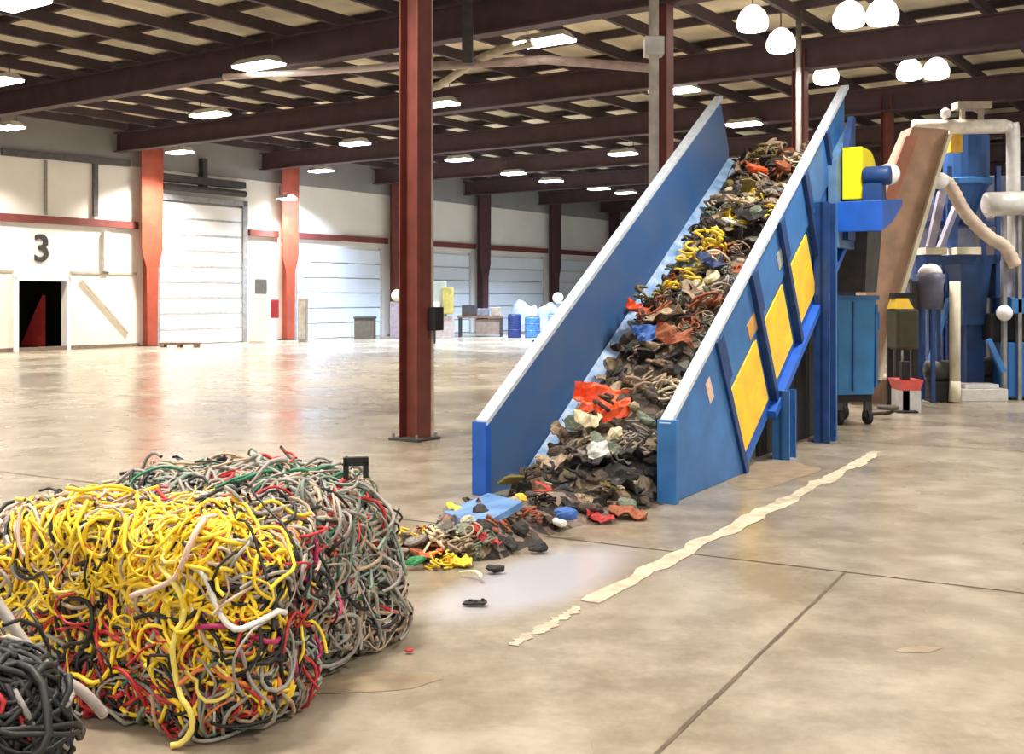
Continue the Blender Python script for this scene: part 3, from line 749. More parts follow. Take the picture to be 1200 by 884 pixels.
# pieces one can single out, found on the pile surface by where they are seen
def on_pile(px, py):
    best = None
    for i in range(130):
        for j in range(30):
            u_ = i*.048; y_ = -.2-j*.04
            w_ = W(u_, y_, pile(u_, y_)+.05)
            e_ = (600+w_.x/w_.y*FP-px)**2+(HOR-(w_.z-CAMH)/w_.y*FP-py)**2
            if best is None or e_ < best[0]: best = (e_, w_)
    return best[1]
def special(kind, col, px, py, size, label, rot):
    p = on_pile(px, py); scrap(kind, col, p+Vector((-.02, -.06, .07)), size, '', 'scrap pieces riding the belt', rot=rot, label=label)
special('crumpled sheet', 'orange', 708, 476, .50, 'large bright orange crumpled plastic low on the conveyor', (.9, .1, .2))
special('crumpled sheet', 'orange', 752, 372, .36, 'smaller orange crumpled plastic halfway up the belt', (.9, .1, 1.0))
special('chunk', 'orange', 887, 207, .30, 'orange lump of scrap at the top of the belt', (.3, .1, .4))
special('chunk', 'rust', 916, 201, .28, 'rusty lump at the top of the belt by the right rim', (.3, .4, .4))
special('wire clump', 'yellow', 812, 308, .42, 'yellow tangle of wire against the middle of the belt', (.4, .1, .4))
special('wire clump', 'yellow', 836, 290, .40, 'yellow tangle of wire just above the blue piece', (.4, .6, 1.4))
special('wire clump', 'yellow', 800, 338, .40, 'yellow tangle of wire lowest of those halfway up', (.4, .1, 2.4))
special('crumpled sheet', 'navy', 838, 313, .34, 'dark blue crumpled piece between yellow wires', (.7, .2, .6))
special('wire clump', 'olive', 752, 350, .34, 'olive tangle above the smaller orange piece', (.4, .1, 2.0))
special('crumpled sheet', 'rust', 790, 400, .36, 'rusty brown sheet at the right side of the belt', (.7, .2, .1))
special('crumpled sheet', 'blue', 762, 395, .30, 'blue grey crumpled piece under the smaller orange one', (.6, -.2, .1))
special('crumpled sheet', 'beige', 690, 498, .30, 'beige torn sheet below the large orange plastic', (.6, -.2, 1.1))
special('crumpled sheet', 'white', 703, 535, .18, 'small white scrap piece in the dark heap at the mouth', (1.2, -.2, .1))
special('board', 'white', 862, 268, .34, 'pale board lying across the upper belt', (.4, .2, .5))
special('board', 'tan', 868, 242, .40, 'tan board lying across the upper belt', (.4, .2, .3))
special('crumpled sheet', 'black', 880, 258, .36, 'black crumpled piece under the tan board', (.6, .2, .3))

# spill on the floor between the bale and the mouth
spillM = mottle('floor_scrap', [(52, 44, 38), (104, 86, 70), (140, 120, 96), (70, 54, 46), (120, 104, 96), (44, 38, 34)], 12)
path = [G(478, 657), G(520, 655), G(575, 652), G(640, 622), G(700, 606), G(768, 590)]
def pth(t_):
    x = t_*(len(path)-1); i = min(int(x), len(path)-2); return path[i].lerp(path[i+1], x-i)
m_ = MB(); n1, n2 = 60, 14; vs = []
for i in range(n1+1):
    t_ = i/n1; c = pth(t_); d = (path[-1]-path[0]).normalized(); sd = Vector((-d.y, d.x, 0)); wd = (.42+.25*math.sin(3.1*t_))*(.42 if t_ < .38 else min(1, .42+(t_-.38)*4.5))
    for j in range(n2+1):
        s_ = j/n2
        p = c+sd*(s_*wd*1.5-.12)+d*.05*noise.noise((i*.3, j*.5, 0))
        e_ = math.sin(math.pi*s_)*min(1, 6*t_+.05)*min(1, 6*(1-t_)+.05)
        p.z = .002+e_*(.13+.10*noise.noise((p.x*4, p.y*4, 2)))if 0 < j < n2 else -.01
        vs.append(p)
m_.add(vs, [(i*(n2+1)+j, (i+1)*(n2+1)+j, (i+1)*(n2+1)+j+1, i*(n2+1)+j+1) for i in range(n1) for j in range(n2)])
m_.build('scrap_heap', spillM, kind='stuff', label='fine scrap spilled on the floor between bale and conveyor', cat='scrap heap')
FW = {'dark brown': 5, 'black': 4, 'tan': 3, 'grey': 2.5, 'beige': 1.2, 'rust': 1.8, 'red': 1.2, 'yellow': .6, 'white': .6, 'blue': .5, 'grey-green': 1}
for i in range(78):
    t_ = (i+R(-.5, .5))/78; t_ = min(max(t_, 0), 1); c = pth(t_); d = (path[-1]-path[0]).normalized(); sd = Vector((-d.y, d.x, 0))
    wd = (.42+.25*math.sin(3.1*t_))*(.42 if t_ < .38 else min(1, .42+(t_-.38)*4.5))
    s_ = ((i*.61803) % 1)
    p = c+sd*(s_*wd*1.5-.10); p.z = .06+.10*math.sin(math.pi*s_)
    kd = pick(KW); z_ = R(.13, .24)
    scrap(kd, pick(FW), p, z_, 'in the spill on the floor before the conveyor', 'scrap pieces spilled on the floor')
for kd, cl, px, py, z_, h, lab in (
  ('chunk', 'green', 487, 657, .13, .06, 'bright green piece on the floor beside the bale'),
  ('wire clump', 'yellow', 514, 656, .20, .05, 'yellow wire tangle on the floor left of the conveyor lip'),
  ('crumpled sheet', 'yellow', 538, 657, .16, .04, 'yellow crumpled scrap on the floor below the conveyor lip'),
  ('crumpled sheet', 'orange', 506, 648, .14, .09, 'orange scrap on the floor beside the green piece'),
  ('strip', 'beige', 556, 672, .20, .03, 'beige strip at the near edge of the floor spill'),
  ('chunk', 'blue', 665, 601, .20, .20, 'blue lump in the floor spill under the conveyor mouth'),
  ('chunk', 'white', 657, 612, .13, .10, 'white lump in the floor spill under the blue one'),
  ('strip', 'red', 652, 581, .34, .24, 'long red strip across the conveyor mouth'),
  ('chunk', 'black', 630, 640, .16, .05, 'black lump at the near edge of the middle of the spill'),
  ('chunk', 'black', 580, 667, .12, .03, 'black lump at the near edge of the spill by the beige strip'),
  ('crumpled sheet', 'rust', 735, 600, .28, .05, 'rusty sheet in the spill at the right conveyor post'),
  ('crumpled sheet', 'red', 705, 605, .20, .05, 'dull red crumpled sheet in the spill near the right post'),
  ('board', 'black', 557, 706, .16, .02, 'black flat piece lying alone on the floor'),
  ('chunk', 'red', 480, 762, .05, .02, 'tiny red piece alone on the floor by the bale corner')):
    p = G(px, py, h)
    scrap(kd, cl, p, z_, '', 'scrap pieces spilled on the floor', rot=(R(-.2, .2), R(-.2, .2), R(-.3, .3)), label=lab)

# ---------------------------------------------------------------- bales of cable
BA = Vector((-1.01, 4.23, 0))
BYAW = math.atan2(.35, .937)            # back direction leans to the right
bx = Vector((.937, -.35, 0)); by = Vector((.35, .937, 0))
bx = Vector((math.cos(-BYAW), math.sin(-BYAW), 0)); by = Vector((-math.sin(-BYAW), math.cos(-BYAW), 0))
def superp(q, half, c, pw=7, lump=.05, sd=0.):
    n6 = (abs(q.x/half[0])**pw+abs(q.y/half[1])**pw+abs(q.z/half[2])**pw)**(1/pw)
    p = q/max(n6, 1e-6)
    f = 1+lump*2*noise.noise(p*2.3+Vector((sd, 0, 0)))+lump*noise.noise(p*6+Vector((0, sd, 0)))
    return p*f
def make_bale(name, label, cat, loc, rz, half, colour_at, n_cable, n_more, sd, core_cols, rad=(.007, .014), coreM=None, lump=.05, pw=7):
    c = Vector((0, 0, half[2]))
    e = empty(name, loc, rz, label=label, cat=cat)
    # core
    m2 = MB(); N = 20
    faces = []
    for ax_ in range(3):
        for sg in (-1, 1):
            base = len(m2.v); vs = []
            for i in range(N+1):
                for j in range(N+1):
                    a, b = 2*i/N-1, 2*j/N-1; q = [0, 0, 0]; q[ax_] = sg; q[(ax_+1) % 3] = a; q[(ax_+2) % 3] = b
                    q = Vector((q[0]*half[0], q[1]*half[1], q[2]*half[2]))
                    v = superp(q, half, c, pw, lump, sd)*.975+c; v.z = max(.0, v.z); vs.append(v)
            m2.add(vs, [(i*(N+1)+j, (i+1)*(N+1)+j, (i+1)*(N+1)+j+1, i*(N+1)+j+1) for i in range(N) for j in range(N)])
    m2.build('core', coreM, e)
    more = {}
    tot = n_cable+n_more
    for i in range(tot):
        last = i >= n_more
        # start on the visible faces: front, right or top
        f = random.random()
        if f < .40: q = Vector((R(-1, 1), -1, R(-.98, 1)))
        elif f < .64: q = Vector((1, R(-1, 1), R(-.98, 1)))
        elif f < .93: q = Vector((R(-1, 1), R(-1, 1), 1))
        else: q = Vector((-1, R(-1, 1), R(-1, 1)))
        q = Vector((q.x*half[0], q.y*half[1], q.z*half[2]))
        col, cl, st = colour_at(q.x/half[0], q.y/half[1], q.z/half[2], last)
        p = superp(q, half, c, pw, lump, sd); d = Vector((R(-1, 1), R(-1, 1), R(-.8, .8))).normalized()
        cur = R(.05, cl)*random.choice((-1, 1)); pts = []; amp = R(.006, .03); fr_ = R(.4, 1.1)
        n_ = random.randint(10, 20) if not last else random.randint(16, 26)
        off0 = R(.0, .02) + (.014 if last else 0)
        for k_ in range(n_):
            nr = Vector(((p.x/half[0])**5/half[0], (p.y/half[1])**5/half[1], (p.z/half[2])**5/half[2]))
            nr = nr.normalized() if nr.length > 1e-9 else Vector((0, 0, 1))
            d = (d-nr*d.dot(nr)); d = d.normalized() if d.length > 1e-6 else nr.orthogonal().normalized()
            d = Matrix.Rotation(cur*R(.5, 1.5), 3, nr) @ d
            if random.random() < .18: cur = R(.05, cl)*random.choice((-1, 1))
            if random.random() < .07: d = Matrix.Rotation(R(-1.3, 1.3), 3, nr) @ d
            p = superp(p+d*st, half, c, pw, lump, sd)
            w_ = p+nr*(off0+amp*math.sin(k_*fr_+i)+(.004*k_ if i % 9 == 0 else 0))+c; w_.z = max(.015, w_.z)
            pts.append(w_)
        r_ = R(*rad)*(1.25 if last else 1)
        if last:
            MB().tube(pts, r_, 6).build('cable', col, e, smooth=True)
        else:
            more.setdefault(col.name, (MB(), col))[0].tube(pts, r_, 5, cap=False)
    for k_, (mm, col) in more.items():
        mm.build('tangled_cable', col, e, smooth=True, kind='stuff')
    return e
cy  = mat('cable_yellow', (240, 204, 44), .5, 0, .06, 5)
cy2 = mat('cable_pale_yellow', (236, 218, 110), .5, 0, .08, 5)
cor = mat('cable_orange', (214, 120, 64), .5, 0, .1, 5)
cr  = mat('cable_red', (184, 42, 48), .5, 0, .12, 5)
cm  = mat('cable_magenta', (176, 40, 96), .5, 0, .1, 5)
cg  = mat('cable_green', (44, 116, 84), .5, 0, .1, 5)
cgg = mat('cable_grey_green', (120, 136, 122), .55, 0, .1, 5)
cgr = mat('cable_grey', (150, 144, 136), .55, 0, .12, 5)
ctn = mat('cable_tan', (182, 158, 132), .6, 0, .12, 5)
cpk = mat('cable_pale_pink', (220, 188, 168), .6, 0, .1, 5)
cbk = mat('cable_black', (30, 28, 28), .55, 0, .2, 5)
cwh = mat('cable_white', (226, 222, 214), .5, 0, .05, 5)
cbl = mat('cable_dark_blue', (40, 56, 104), .5, 0, .1, 5)
def choose(ws): 
    k_ = pick({m2.name: w_ for m2, w_ in ws}); return MATS[k_]
def col_front(x, y, z, last):
    if y <= -.99 or (z > .8 and y < -.45 and x > -.1):           # front face and the front strip of the top
        if z > -.02+.16*math.sin(x*5) or (z > .9 and y < -.6):
            return choose([(cy, 8), (cy2, 1.9), (cbk, .9), (cwh, .15), (cor, .4), (ctn, .6)]), .6, .030
        if z > -.5:
            return choose([(cr, 3), (cbk, 3.2), (cor, 1.2), (cy, .9), (cg, .6), (cgr, 1.2), (ctn, .8)]), .5, .034
        return choose([(cbk, 5), (cgr, 2.4), (cgg, 1.3), (cr, .9), (cy, 1.1), (ctn, 1), (cwh, .4)]), .5, .034
    if z > .99:
        if y < .1: return choose([(cy, 2.6 if x > 0 else .9), (cpk, 2.6), (ctn, 3), (cbk, .9), (cy2, .9), (cr, .5)]), .5, .032
        return choose([(ctn, 4), (cgr, 2.5), (cpk, 1.4), (cbk, .9), (cr, .4), (cgg, 1.5), (cy, .25)]), .5, .034
    if x > .99:
        if y < -.6: return choose([(cy, 2), (cr, 1), (cor, 1.2), (cbk, 2), (ctn, 1), (cgr, 1)]), .5, .032
        return choose([(cbk, 4), (cgr, 3.5), (cgg, 1.4), (cr, 1), (cor, .5), (cm, .4), (ctn, 1)]), .5, .034
    return choose([(cy, 3), (ctn, 2), (cbk, 3)]), .5, .032
def col_back(x, y, z, last):
    if z > .9: return choose([(cgg, 3.5), (cgr, 3.5), (cg, 1.2), (cr, .5), (cbk, .9), (ctn, 2.2)]), .5, .034
    return choose([(cgr, 6), (ctn, 2.6), (cgg, 1.4), (cbk, 2.4), (cr, .7), (cg, .25)]), .45, .036
coreF = mottle('bale_front_core', [(40, 34, 30), (70, 52, 40), (96, 40, 36), (30, 28, 28), (120, 96, 50), (52, 48, 44)], 16)
coreB = mottle('bale_back_core', [(84, 78, 72), (60, 54, 50), (104, 98, 88), (48, 42, 40), (92, 86, 78)], 16)
hf = (.70, .34, .395)
ctr = BA - bx*.70 + by*.33
make_bale('cable_bale', 'big bale of tangled yellow cable in the left front corner', 'bale', (ctr.x, ctr.y, 0), -BYAW, hf, col_front, 100, 2600, 1.3, None, (.004, .010), coreF, .085, 6)
hb_ = (.66, .36, .40)
ctr2 = BA - bx*.74 + by*1.06
make_bale('cable_bale', 'bale of mostly grey cable standing behind the yellow one', 'bale', (ctr2.x, ctr2.y, 0), -BYAW, hb_, col_back, 100, 2200, 5.3, None, (.0045, .010), coreB, .085, 6)
# dark bundle at the front left with a pale strap
def col_blk(x, y, z, last): return choose([(cbk, 12), (cr, .5), (cgr, .6)]), .3, .04
c3 = G(-30, 900); 
dk = make_bale('cable_bundle', 'black cable bundle in the bottom left corner before the yellow bale', 'cable bundle', (-1.70, 3.32, 0), .25, (.30, .19, .30), col_blk, 60, 500, 9.1, None, (.006, .011), blk, .08, 4)
pts = [P(-14, 690, 3.70), P(6, 720, 3.68), P(32, 757, 3.68), P(64, 790, 3.70), P(98, 812, 3.74), P(122, 838, 3.80)]
def crsp(pts, n=6):
    out = []
    for i in range(len(pts)-1):
        p0, p1, p2, p3 = pts[max(i-1, 0)], pts[i], pts[i+1], pts[min(i+2, len(pts)-1)]
        for k_ in range(n):
            t = k_/n
            out.append(.5*((2*p1)+(p2-p0)*t+(2*p0-5*p1+4*p2-p3)*t*t+(3*p1-p0-3*p2+p3)*t**3))
    return out+[pts[-1]]
MB().tube(crsp(pts), .018, 8).build('cable', mat('pale_grey_cable', (170, 160, 152), .5), smooth=True, label='thick pale grey cable slanting down over the lower left of the yellow bale', cat='cable')
# small dark clip on top of the grey bale
p = P(417, 553, 5.35)
e = empty('metal_clip', p, .2, label='small black bracket sticking up from the grey bale top', cat='bracket')
m_ = MB(); m_.box(-.06, .06, -.02, .02, .03, .07); m_.box(-.06, -.035, -.02, .02, -.03, .05); m_.box(.035, .06, -.02, .02, -.03, .05); m_.build('bracket', blk, e)

# ---------------------------------------------------------------- machinery behind the conveyor head
def poly(pxs, D, depth): 
    return MB().prism([P(x, y, D) for x, y in pxs], (0, depth, 0))
def bag(name, label, cat, D, px=1100): 
    q_ = P(px, 300, D); q_.z = 0
    return empty(name, q_, 0, label=label, cat=cat), q_
def rel(mb_, q_): mb_.v = [(x-q_.x, y-q_.y, z) for x, y, z in mb_.v]; return mb_
# tan elevator
el, q = bag('elevator_conveyor', 'tall tan inclined elevator casing rising behind the blue box', 'conveyor', 17.6, 1040)
rel(poly([(1016, 446), (1029, 446), (1045, 375), (1062, 322), (1080, 262), (1097, 205), (1114, 152), (1070, 148), (1044, 208), (1019, 266), (1015, 350)], 17.6, .55), q).build('casing', tan, el, bevel=.01)
rel(poly([(1030, 446), (1034, 446), (1050, 375), (1067, 322), (1085, 262), (1101, 205), (1118, 152), (1114, 152), (1097, 205), (1080, 262), (1062, 322), (1045, 375)], 17.5, .12), q).build('edge_rail', cream, el)
rel(poly([(1062, 160), (1076, 160), (1040, 262), (1026, 262)], 17.5, .1), q).build('side_patch', mat('pinkish_brown_casing', (190, 128, 104), .7, 0, .15, 3), el)
m_ = MB(); b0 = P(1022, 440, 17.6); m_.box(b0.x-.35, b0.x+.4, 17.55, 18.2, 0, .38); rel(m_, q).build('boot', brown, el)
for x in (1052, 1072):
    a = P(x, 330, 17.9); m_ = MB(); m_.box(a.x-.05, a.x+.05, 17.9, 18.0, 0, a.z); rel(m_, q).build('leg', dgrey, el)

# overhead duct with drop pipe
du, q = bag('overhead_duct', 'pale duct running above the blue hopper and down beside it', 'duct', 18.5, 1150)
rel(MB().tube([P(1070, 149, 18.6), P(1125, 149, 18.6), P(1178, 148, 18.6)], .12, 14), q).build('duct', mat('off_white_duct', (226, 220, 206), .5), du, smooth=True)
rel(MB().tube(crsp([P(1176, 148, 18.6), P(1184, 151, 18.6), P(1187, 162, 18.6), P(1187, 330, 18.6)], 5), .11, 14), q).build('drop_pipe', lgrey, du, smooth=True)
m_ = MB(); a = P(1187, 330, 18.6); m_.box(a.x-.06, a.x+.06, 18.55, 18.67, 0, a.z+.05); rel(m_, q).build('support', grey, du)
rel(MB().sphere(P(1108, 133, 18.6), .09), q).build('beacon', glass, du, smooth=True)
m_ = MB(); a, b = P(1120, 128, 18.6), P(1160, 128, 18.6); m_.box(a.x, b.x, 18.5, 18.8, a.z, a.z+.12); m_.box(a.x+.1, a.x+.16, 18.6, 18.7, a.z-.3, a.z); m_.box(b.x-.16, b.x-.1, 18.6, 18.7, a.z-.3, a.z); rel(m_, q).build('walkway', mat('tan_grey_grating', (168, 156, 140), .6), du)
# drum
dm, q = bag('dust_drum', 'pale grey horizontal drum at the right edge below the duct', 'drum', 18.2, 1175)
a, b = P(1153, 240, 18.2), P(1206, 238, 18.2)
rel(MB().tube([a, a+(b-a)*.05, b], [.13, .2, .2], 16), q).build('shell', lgrey, dm, smooth=True)
m_ = MB(); m_.box(a.x+.3, a.x+.36, 18.15, 18.25, 0, a.z-.15); m_.box(b.x-.2, b.x-.14, 18.15, 18.25, 0, a.z-.15); rel(m_, q).build('stand', grey, dm)
# blue hopper with cone
hp2, q = bag('cone_hopper', 'dark blue hopper with a pointed cone high behind the elevator', 'hopper', 19, 1143)
a0, a1 = P(1119, 156, 19), P(1168, 215, 19)
m_ = MB(); c = Vector(((a0.x+a1.x)/2, 19.4, 0)); m_.lathe([(.05, P(0, 262, 19).z), (.12, P(0, 256, 19).z), (.38, a1.z), (.38, a0.z), (.3, a0.z+.05)], c, 20)
rel(m_, q).build('shell', mat('deep_blue_paint', (30, 78, 138), .45, 0, .2, 2), hp2, smooth=False)
for dx in (-.42, .42):
    for dy in (-.3, .3):
        m_ = MB(); m_.box(c.x+dx-.04, c.x+dx+.04, c.y+dy-.04, c.y+dy+.04, 0, a1.z+.3); rel(m_, q).build('leg', blueD, hp2)
m_ = MB(); m_.lathe([(.4, a1.z), (.43, a1.z+.02), (.43, a1.z+.1), (.4, a1.z+.12)], c, 20); rel(m_, q).build('flange_ring', blue, hp2)
m_ = MB(); aa = P(1120, 168, 18.7); m_.box(aa.x-.1, aa.x+.1, 18.65, 18.85, aa.z-.15, aa.z+.15); rel(m_, q).build('gear_unit', mat('ochre_paint', (206, 164, 50), .5), hp2)
# flexible hose
MB().tube(crsp([P(1100, 214, 18.1), P(1110, 214, 18.1), P(1118, 226, 18.1), P(1130, 248, 18.1), P(1146, 266, 18.1), P(1162, 280, 18.1), P(1178, 290, 18.1), P(1190, 312, 18.1)]), [.10+.012*(i % 2) for i in range(43)], 12).build(
    'flexible_duct', mat('beige_flexible_duct', (206, 188, 170), .6), smooth=True, label='beige flexible duct curving down right of the elevator', cat='duct')
m_ = MB(); m_.lathe([(.07, -.1), (.13, -.06), (.13, .06), (.07, .1)], P(1101, 212, 18.0), 16, 'y')
m_.build('duct_fan', glass, smooth=True, label='white round fan at the upper end of the flexible duct', cat='fan')
# blue processing frame with platform
pf, q = bag('machine_frame', 'dark blue steel machine frame right of the tan elevator', 'machine', 18.5, 1110)
for x0, y1, w_, Dd in ((1079, 300, .16, 18.4), (1092, 300, .1, 19.4), (1118, 215, .14, 19.2), (1143, 300, .3, 18.7), (1166, 300, .1, 18.8), (1108, 240, .08, 19.6)):
    a = P(x0, y1, Dd); m_ = MB(); m_.box(a.x-w_/2, a.x+w_/2, Dd, Dd+w_, 0, a.z); rel(m_, q).build('column', blueD, pf)
for (x0, x1, y, th, Dd, mm) in ((1074, 1172, 304, .14, 18.5, blueD), (1085, 1110, 294, .12, 18.4, cream), (1122, 1150, 294, .12, 18.4, cream), (1074, 1172, 345, .1, 18.9, blueD), (1080, 1170, 262, .08, 19.4, blueD)):
    a, b = P(x0, y, Dd), P(x1, y, Dd); m_ = MB(); m_.box(a.x, b.x, Dd, Dd+.7, a.z-th/2, a.z+th/2); rel(m_, q).build('deck' if mm is blueD else 'tray', mm, pf)
m_ = MB(); a, b = P(1122, 360, 18.6), P(1160, 306, 18.6); m_.hexa([(a.x+.1, 18.6, a.z-.3), (b.x-.1, 18.6, a.z-.3), (b.x-.1, 19.1, a.z-.3), (a.x+.1, 19.1, a.z-.3), (a.x, 18.5, b.z), (b.x, 18.5, b.z), (b.x, 19.2, b.z), (a.x, 19.2, b.z)])
rel(m_, q).build('hopper_body', mat('machine_blue', (30, 66, 122), .45, 0, .2, 2), pf)
rel(MB().beam(P(1085, 440, 18.5), P(1112, 350, 18.7), .07, .07), q).build('brace', blue, pf)
rel(MB().beam(P(1098, 300, 18.7), P(1125, 230, 18.9), .09, .09), q).build('brace', mat('grey_violet_steel', (128, 126, 146), .5), pf)
rel(MB().beam(P(1090, 290, 18.4), P(1104, 225, 18.4), .12, .12), q).build('brace', mat('grey_violet_steel2', (150, 146, 164), .5), pf)
# tank with white dome
tk, q = bag('round_tank', 'dark tank with a white dome standing in the blue frame', 'tank', 17.9, 1090)
a = P(1090, 330, 17.9)
rel(MB().lathe([(.2, 1.5), (.2, a.z-.1), (.22, a.z), (.22, a.z+.12)], (a.x, 17.9, 0), 18), q).build('shell', mat('violet_grey_tank', (96, 98, 122), .5), tk, smooth=True)
rel(MB().sphere((a.x, 17.9, a.z+.12), .19, 18, 10, (1, 1, .9), 0), q).build('dome', glass, tk, smooth=True)
m_ = MB()
for k_ in range(3):
    an = k_*2.1+.4; m_.box(a.x+.17*math.cos(an)-.03, a.x+.17*math.cos(an)+.03, 17.9+.17*math.sin(an)-.03, 17.9+.17*math.sin(an)+.03, 0, 1.52)
rel(m_, q).build('leg', blueD, tk)
# cream drop pipe
m_ = MB(); a = P(1119, 330, 17.8); m_.tube([(a.x, 17.8, .35), (a.x, 17.8, a.z)], .085, 12); m_.tube([(a.x, 17.8, .02), (a.x, 17.8, .35)], [.1, .085], 12)
m_.build('pipe_riser', cream, smooth=True, label='cream upright pipe in front of the blue frame', cat='pipe')
# black machine with yellow cap
ym, q = bag('black_drive_unit', 'black machine with a yellow cap beside the tan elevator', 'machine', 17.0, 1056)
a = P(1055, 410, 17.0); b = P(1055, 362, 17.0)
m_ = MB(); m_.box(a.x-.12, a.x+.22, 16.8, 17.3, a.z, b.z); rel(m_, q).build('body', mat('black_olive_paint', (58, 54, 34), .6), ym, bevel=.04)
m_ = MB(); m_.hexa([(b.x-.14, 16.85, b.z), (b.x+.16, 16.85, b.z), (b.x+.16, 17.2, b.z), (b.x-.14, 17.2, b.z), (b.x-.1, 16.9, b.z+.16), (b.x+.08, 16.9, b.z+.16), (b.x+.08, 17.15, b.z+.16), (b.x-.1, 17.15, b.z+.16)]); rel(m_, q).build('cap', yel, ym)
for dx in (-.08, .18):
    for yy in (16.85, 17.2):
        m_ = MB(); m_.box(a.x+dx-.04, a.x+dx+.04, yy, yy+.07, 0, a.z+.02); rel(m_, q).build('leg', blk, ym)
m_ = MB(); m_.box(b.x-.12, b.x+.2, 16.9, 17.15, b.z+.16, b.z+.24); rel(m_, q).build('lid', blk, ym)
# black post in front
m_ = MB(); a = P(1062, 452, 16.3); m_.box(a.x-.06, a.x+.06, 16.3, 16.42, 0, .75); m_.box(a.x-.15, a.x+.15, 16.2, 16.5, 0, .03)
m_.build('floor_post', blk, bevel=.01, label='short black post on the floor before the yellow-capped machine', cat='post')
# red tray
m_ = MB(); a = P(1043, 437, 17.2); m_.hexa([(a.x-.14, 16.3, .32), (a.x+.14, 16.3, .32), (a.x+.14, 16.7, .32), (a.x-.14, 16.7, .32), (a.x-.19, 16.25, .48), (a.x+.17, 16.25, .48), (a.x+.17, 16.75, .48), (a.x-.19, 16.75, .48)])
tr = empty('red_tub', (a.x, 16.5, 0), label='faded red tub on a grey stand near the elevator foot', cat='tub'); m_.v = [(x-a.x, y-16.5, z) for x, y, z in m_.v]; m_.build('tub', pink, tr)
MB().box(-.15, .15, -.2, .2, 0, .32).build('stand', lgrey, tr)
# blue/black unit at the right edge
bu, q = bag('control_unit', 'blue and black machine at the right edge of view', 'machine', 18.2, 1190)
a, b = P(1181, 436, 18.2), P(1225, 400, 18.2)
m_ = MB(); m_.box(a.x, b.x, 18.2, 18.9, 0.05, .95); rel(m_, q).build('base', mat('machine_blue2', (30, 100, 168), .45, 0, .1, 2), bu, bevel=.02)
m_ = MB(); a2 = P(1163, 0, 18.3); m_.box(a2.x, b.x, 18.3, 18.9, .95, 1.42); rel(m_, q).build('motor_housing', blk, bu, bevel=.05)
m_ = MB(); a3 = P(1184, 0, 18.2); m_.box(a3.x, b.x, 18.15, 18.8, 1.42, 1.68); rel(m_, q).build('cover', blue, bu, bevel=.02)
rel(MB().sphere(P(1177, 367, 18.1), .13), q).build('gauge', glass, bu, smooth=True)
m_ = MB(); a4 = P(1170, 0, 18.5); m_.box(a4.x, b.x, 18.6, 19.2, 1.68, 2.4); rel(m_, q).build('cabinet', blueD, bu)
rel(MB().beam(P(1158, 398, 18.1), P(1176, 436, 18.1), .08, .08), q).build('leg', blue, bu)
m_ = MB(); rel(m_.box(P(1172, 0, 18.4).x, P(1184, 0, 18.4).x, 18.25, 18.4, 1.7, 2.3), q).build('panel', mat('violet_grey', (150, 152, 176), .5), bu)
# pale slab
m_ = MB(); a, b = P(1118, 432, 18.3), P(1172, 432, 18.3); m_.box(a.x, b.x, 18.0, 18.6, 0, .2); m_.box(a.x+.1, b.x-.1, 18.1, 18.5, .2, .27)
m_.build('skid_base', lgrey, bevel=.01, label='pale grey skid on the floor under the blue frame', cat='skid')
# motors under the frame
for px, D_, lab in ((1102, 18.0, 'dark motor on the floor beside the cream pipe'), (1148, 18.9, 'dark motor on the floor behind the pale skid')):
    e, q = bag('floor_motor', lab, 'motor', D_, px)
    MB().lathe([(.1, -.25), (.17, -.22), (.17, .2), (.1, .25)], (0, 0, .5), 16, 'x').build('motor_body', dgrey, e, smooth=True)
    MB().box(-.2, .2, -.15, .15, 0, .34).build('motor_stand', blk, e, bevel=.02)
# large dim silos behind to the right
for px, D_, w_, h_, mm, lab in ((1105, 23, 1.0, 3.6, mat('slate_steel', (104, 108, 128), .6), 'slate grey bin behind the blue frame'), (1165, 25.3, 1.1, 4.4, mat('slate_steel2', (88, 92, 112), .6), 'tall slate bin behind the cone hopper'), (1200, 21, .7, 3.2, mat('charcoal_steel', (64, 60, 62), .6), 'charcoal cabinet at the far right edge')):
    e, q = bag('storage_bin', lab, 'bin', D_, px)
    MB().box(-w_, w_, -.6, .6, .5, h_).build('shell', mm, e, bevel=.03)
    m_ = MB(); [m_.box(x-.05, x+.05, y-.05, y+.05, 0, .5) for x in (-w_+.1, w_-.1) for y in (-.5, .5)]; m_.build('leg', dgrey, e)
    MB().box(-w_-.03, w_+.03, -.63, .63, h_*.55, h_*.55+.08).build('band', dgrey, e)

# ---------------------------------------------------------------- clutter by the far wall
def item(name, label, cat, px0, px1, D_):
    x0, x1 = P(px0, 0, D_).x, P(px1, 0, D_).x
    return empty(name, ((x0+x1)/2, D_, 0), 0, label=label, cat=cat), (x1-x0)/2
e, w = item('packaging_machine', 'grey-green machine with yellow corner right of the main column', 'machine', 492, 531, 45)
MB().box(-w, w*.55, 0, .9, .9, 2.35).build('body', sage, e, bevel=.04); MB().box(w*.35, w, -.1, .7, 1.0, 2.1).build('side_unit', mat('ochre_paint2', (176, 160, 84), .5), e, bevel=.03)
MB().box(-w*.9, w*.2, -.1, .0, 1.1, 1.5).build('hatch', cream, e); MB().box(-w, w, .0, .9, 0, .9).build('base', mat('pinkish_base', (176, 158, 150), .6), e)
e, w = item('cart', 'black cart against the main column, far back', 'cart', 494, 510, 40)
MB().box(-w, w, 0, .5, .5, 1.3).build('bin', blk, e, bevel=.03); m_ = MB(); [m_.box(x-.04, x+.04, y, y+.05, 0, .5) for x in (-w+.05, w-.05) for y in (.02, .4)]; m_.build('leg', blk, e)
e, w = item('storage_crate', 'dark box standing by the first pale door', 'crate', 415, 438, 44.5)
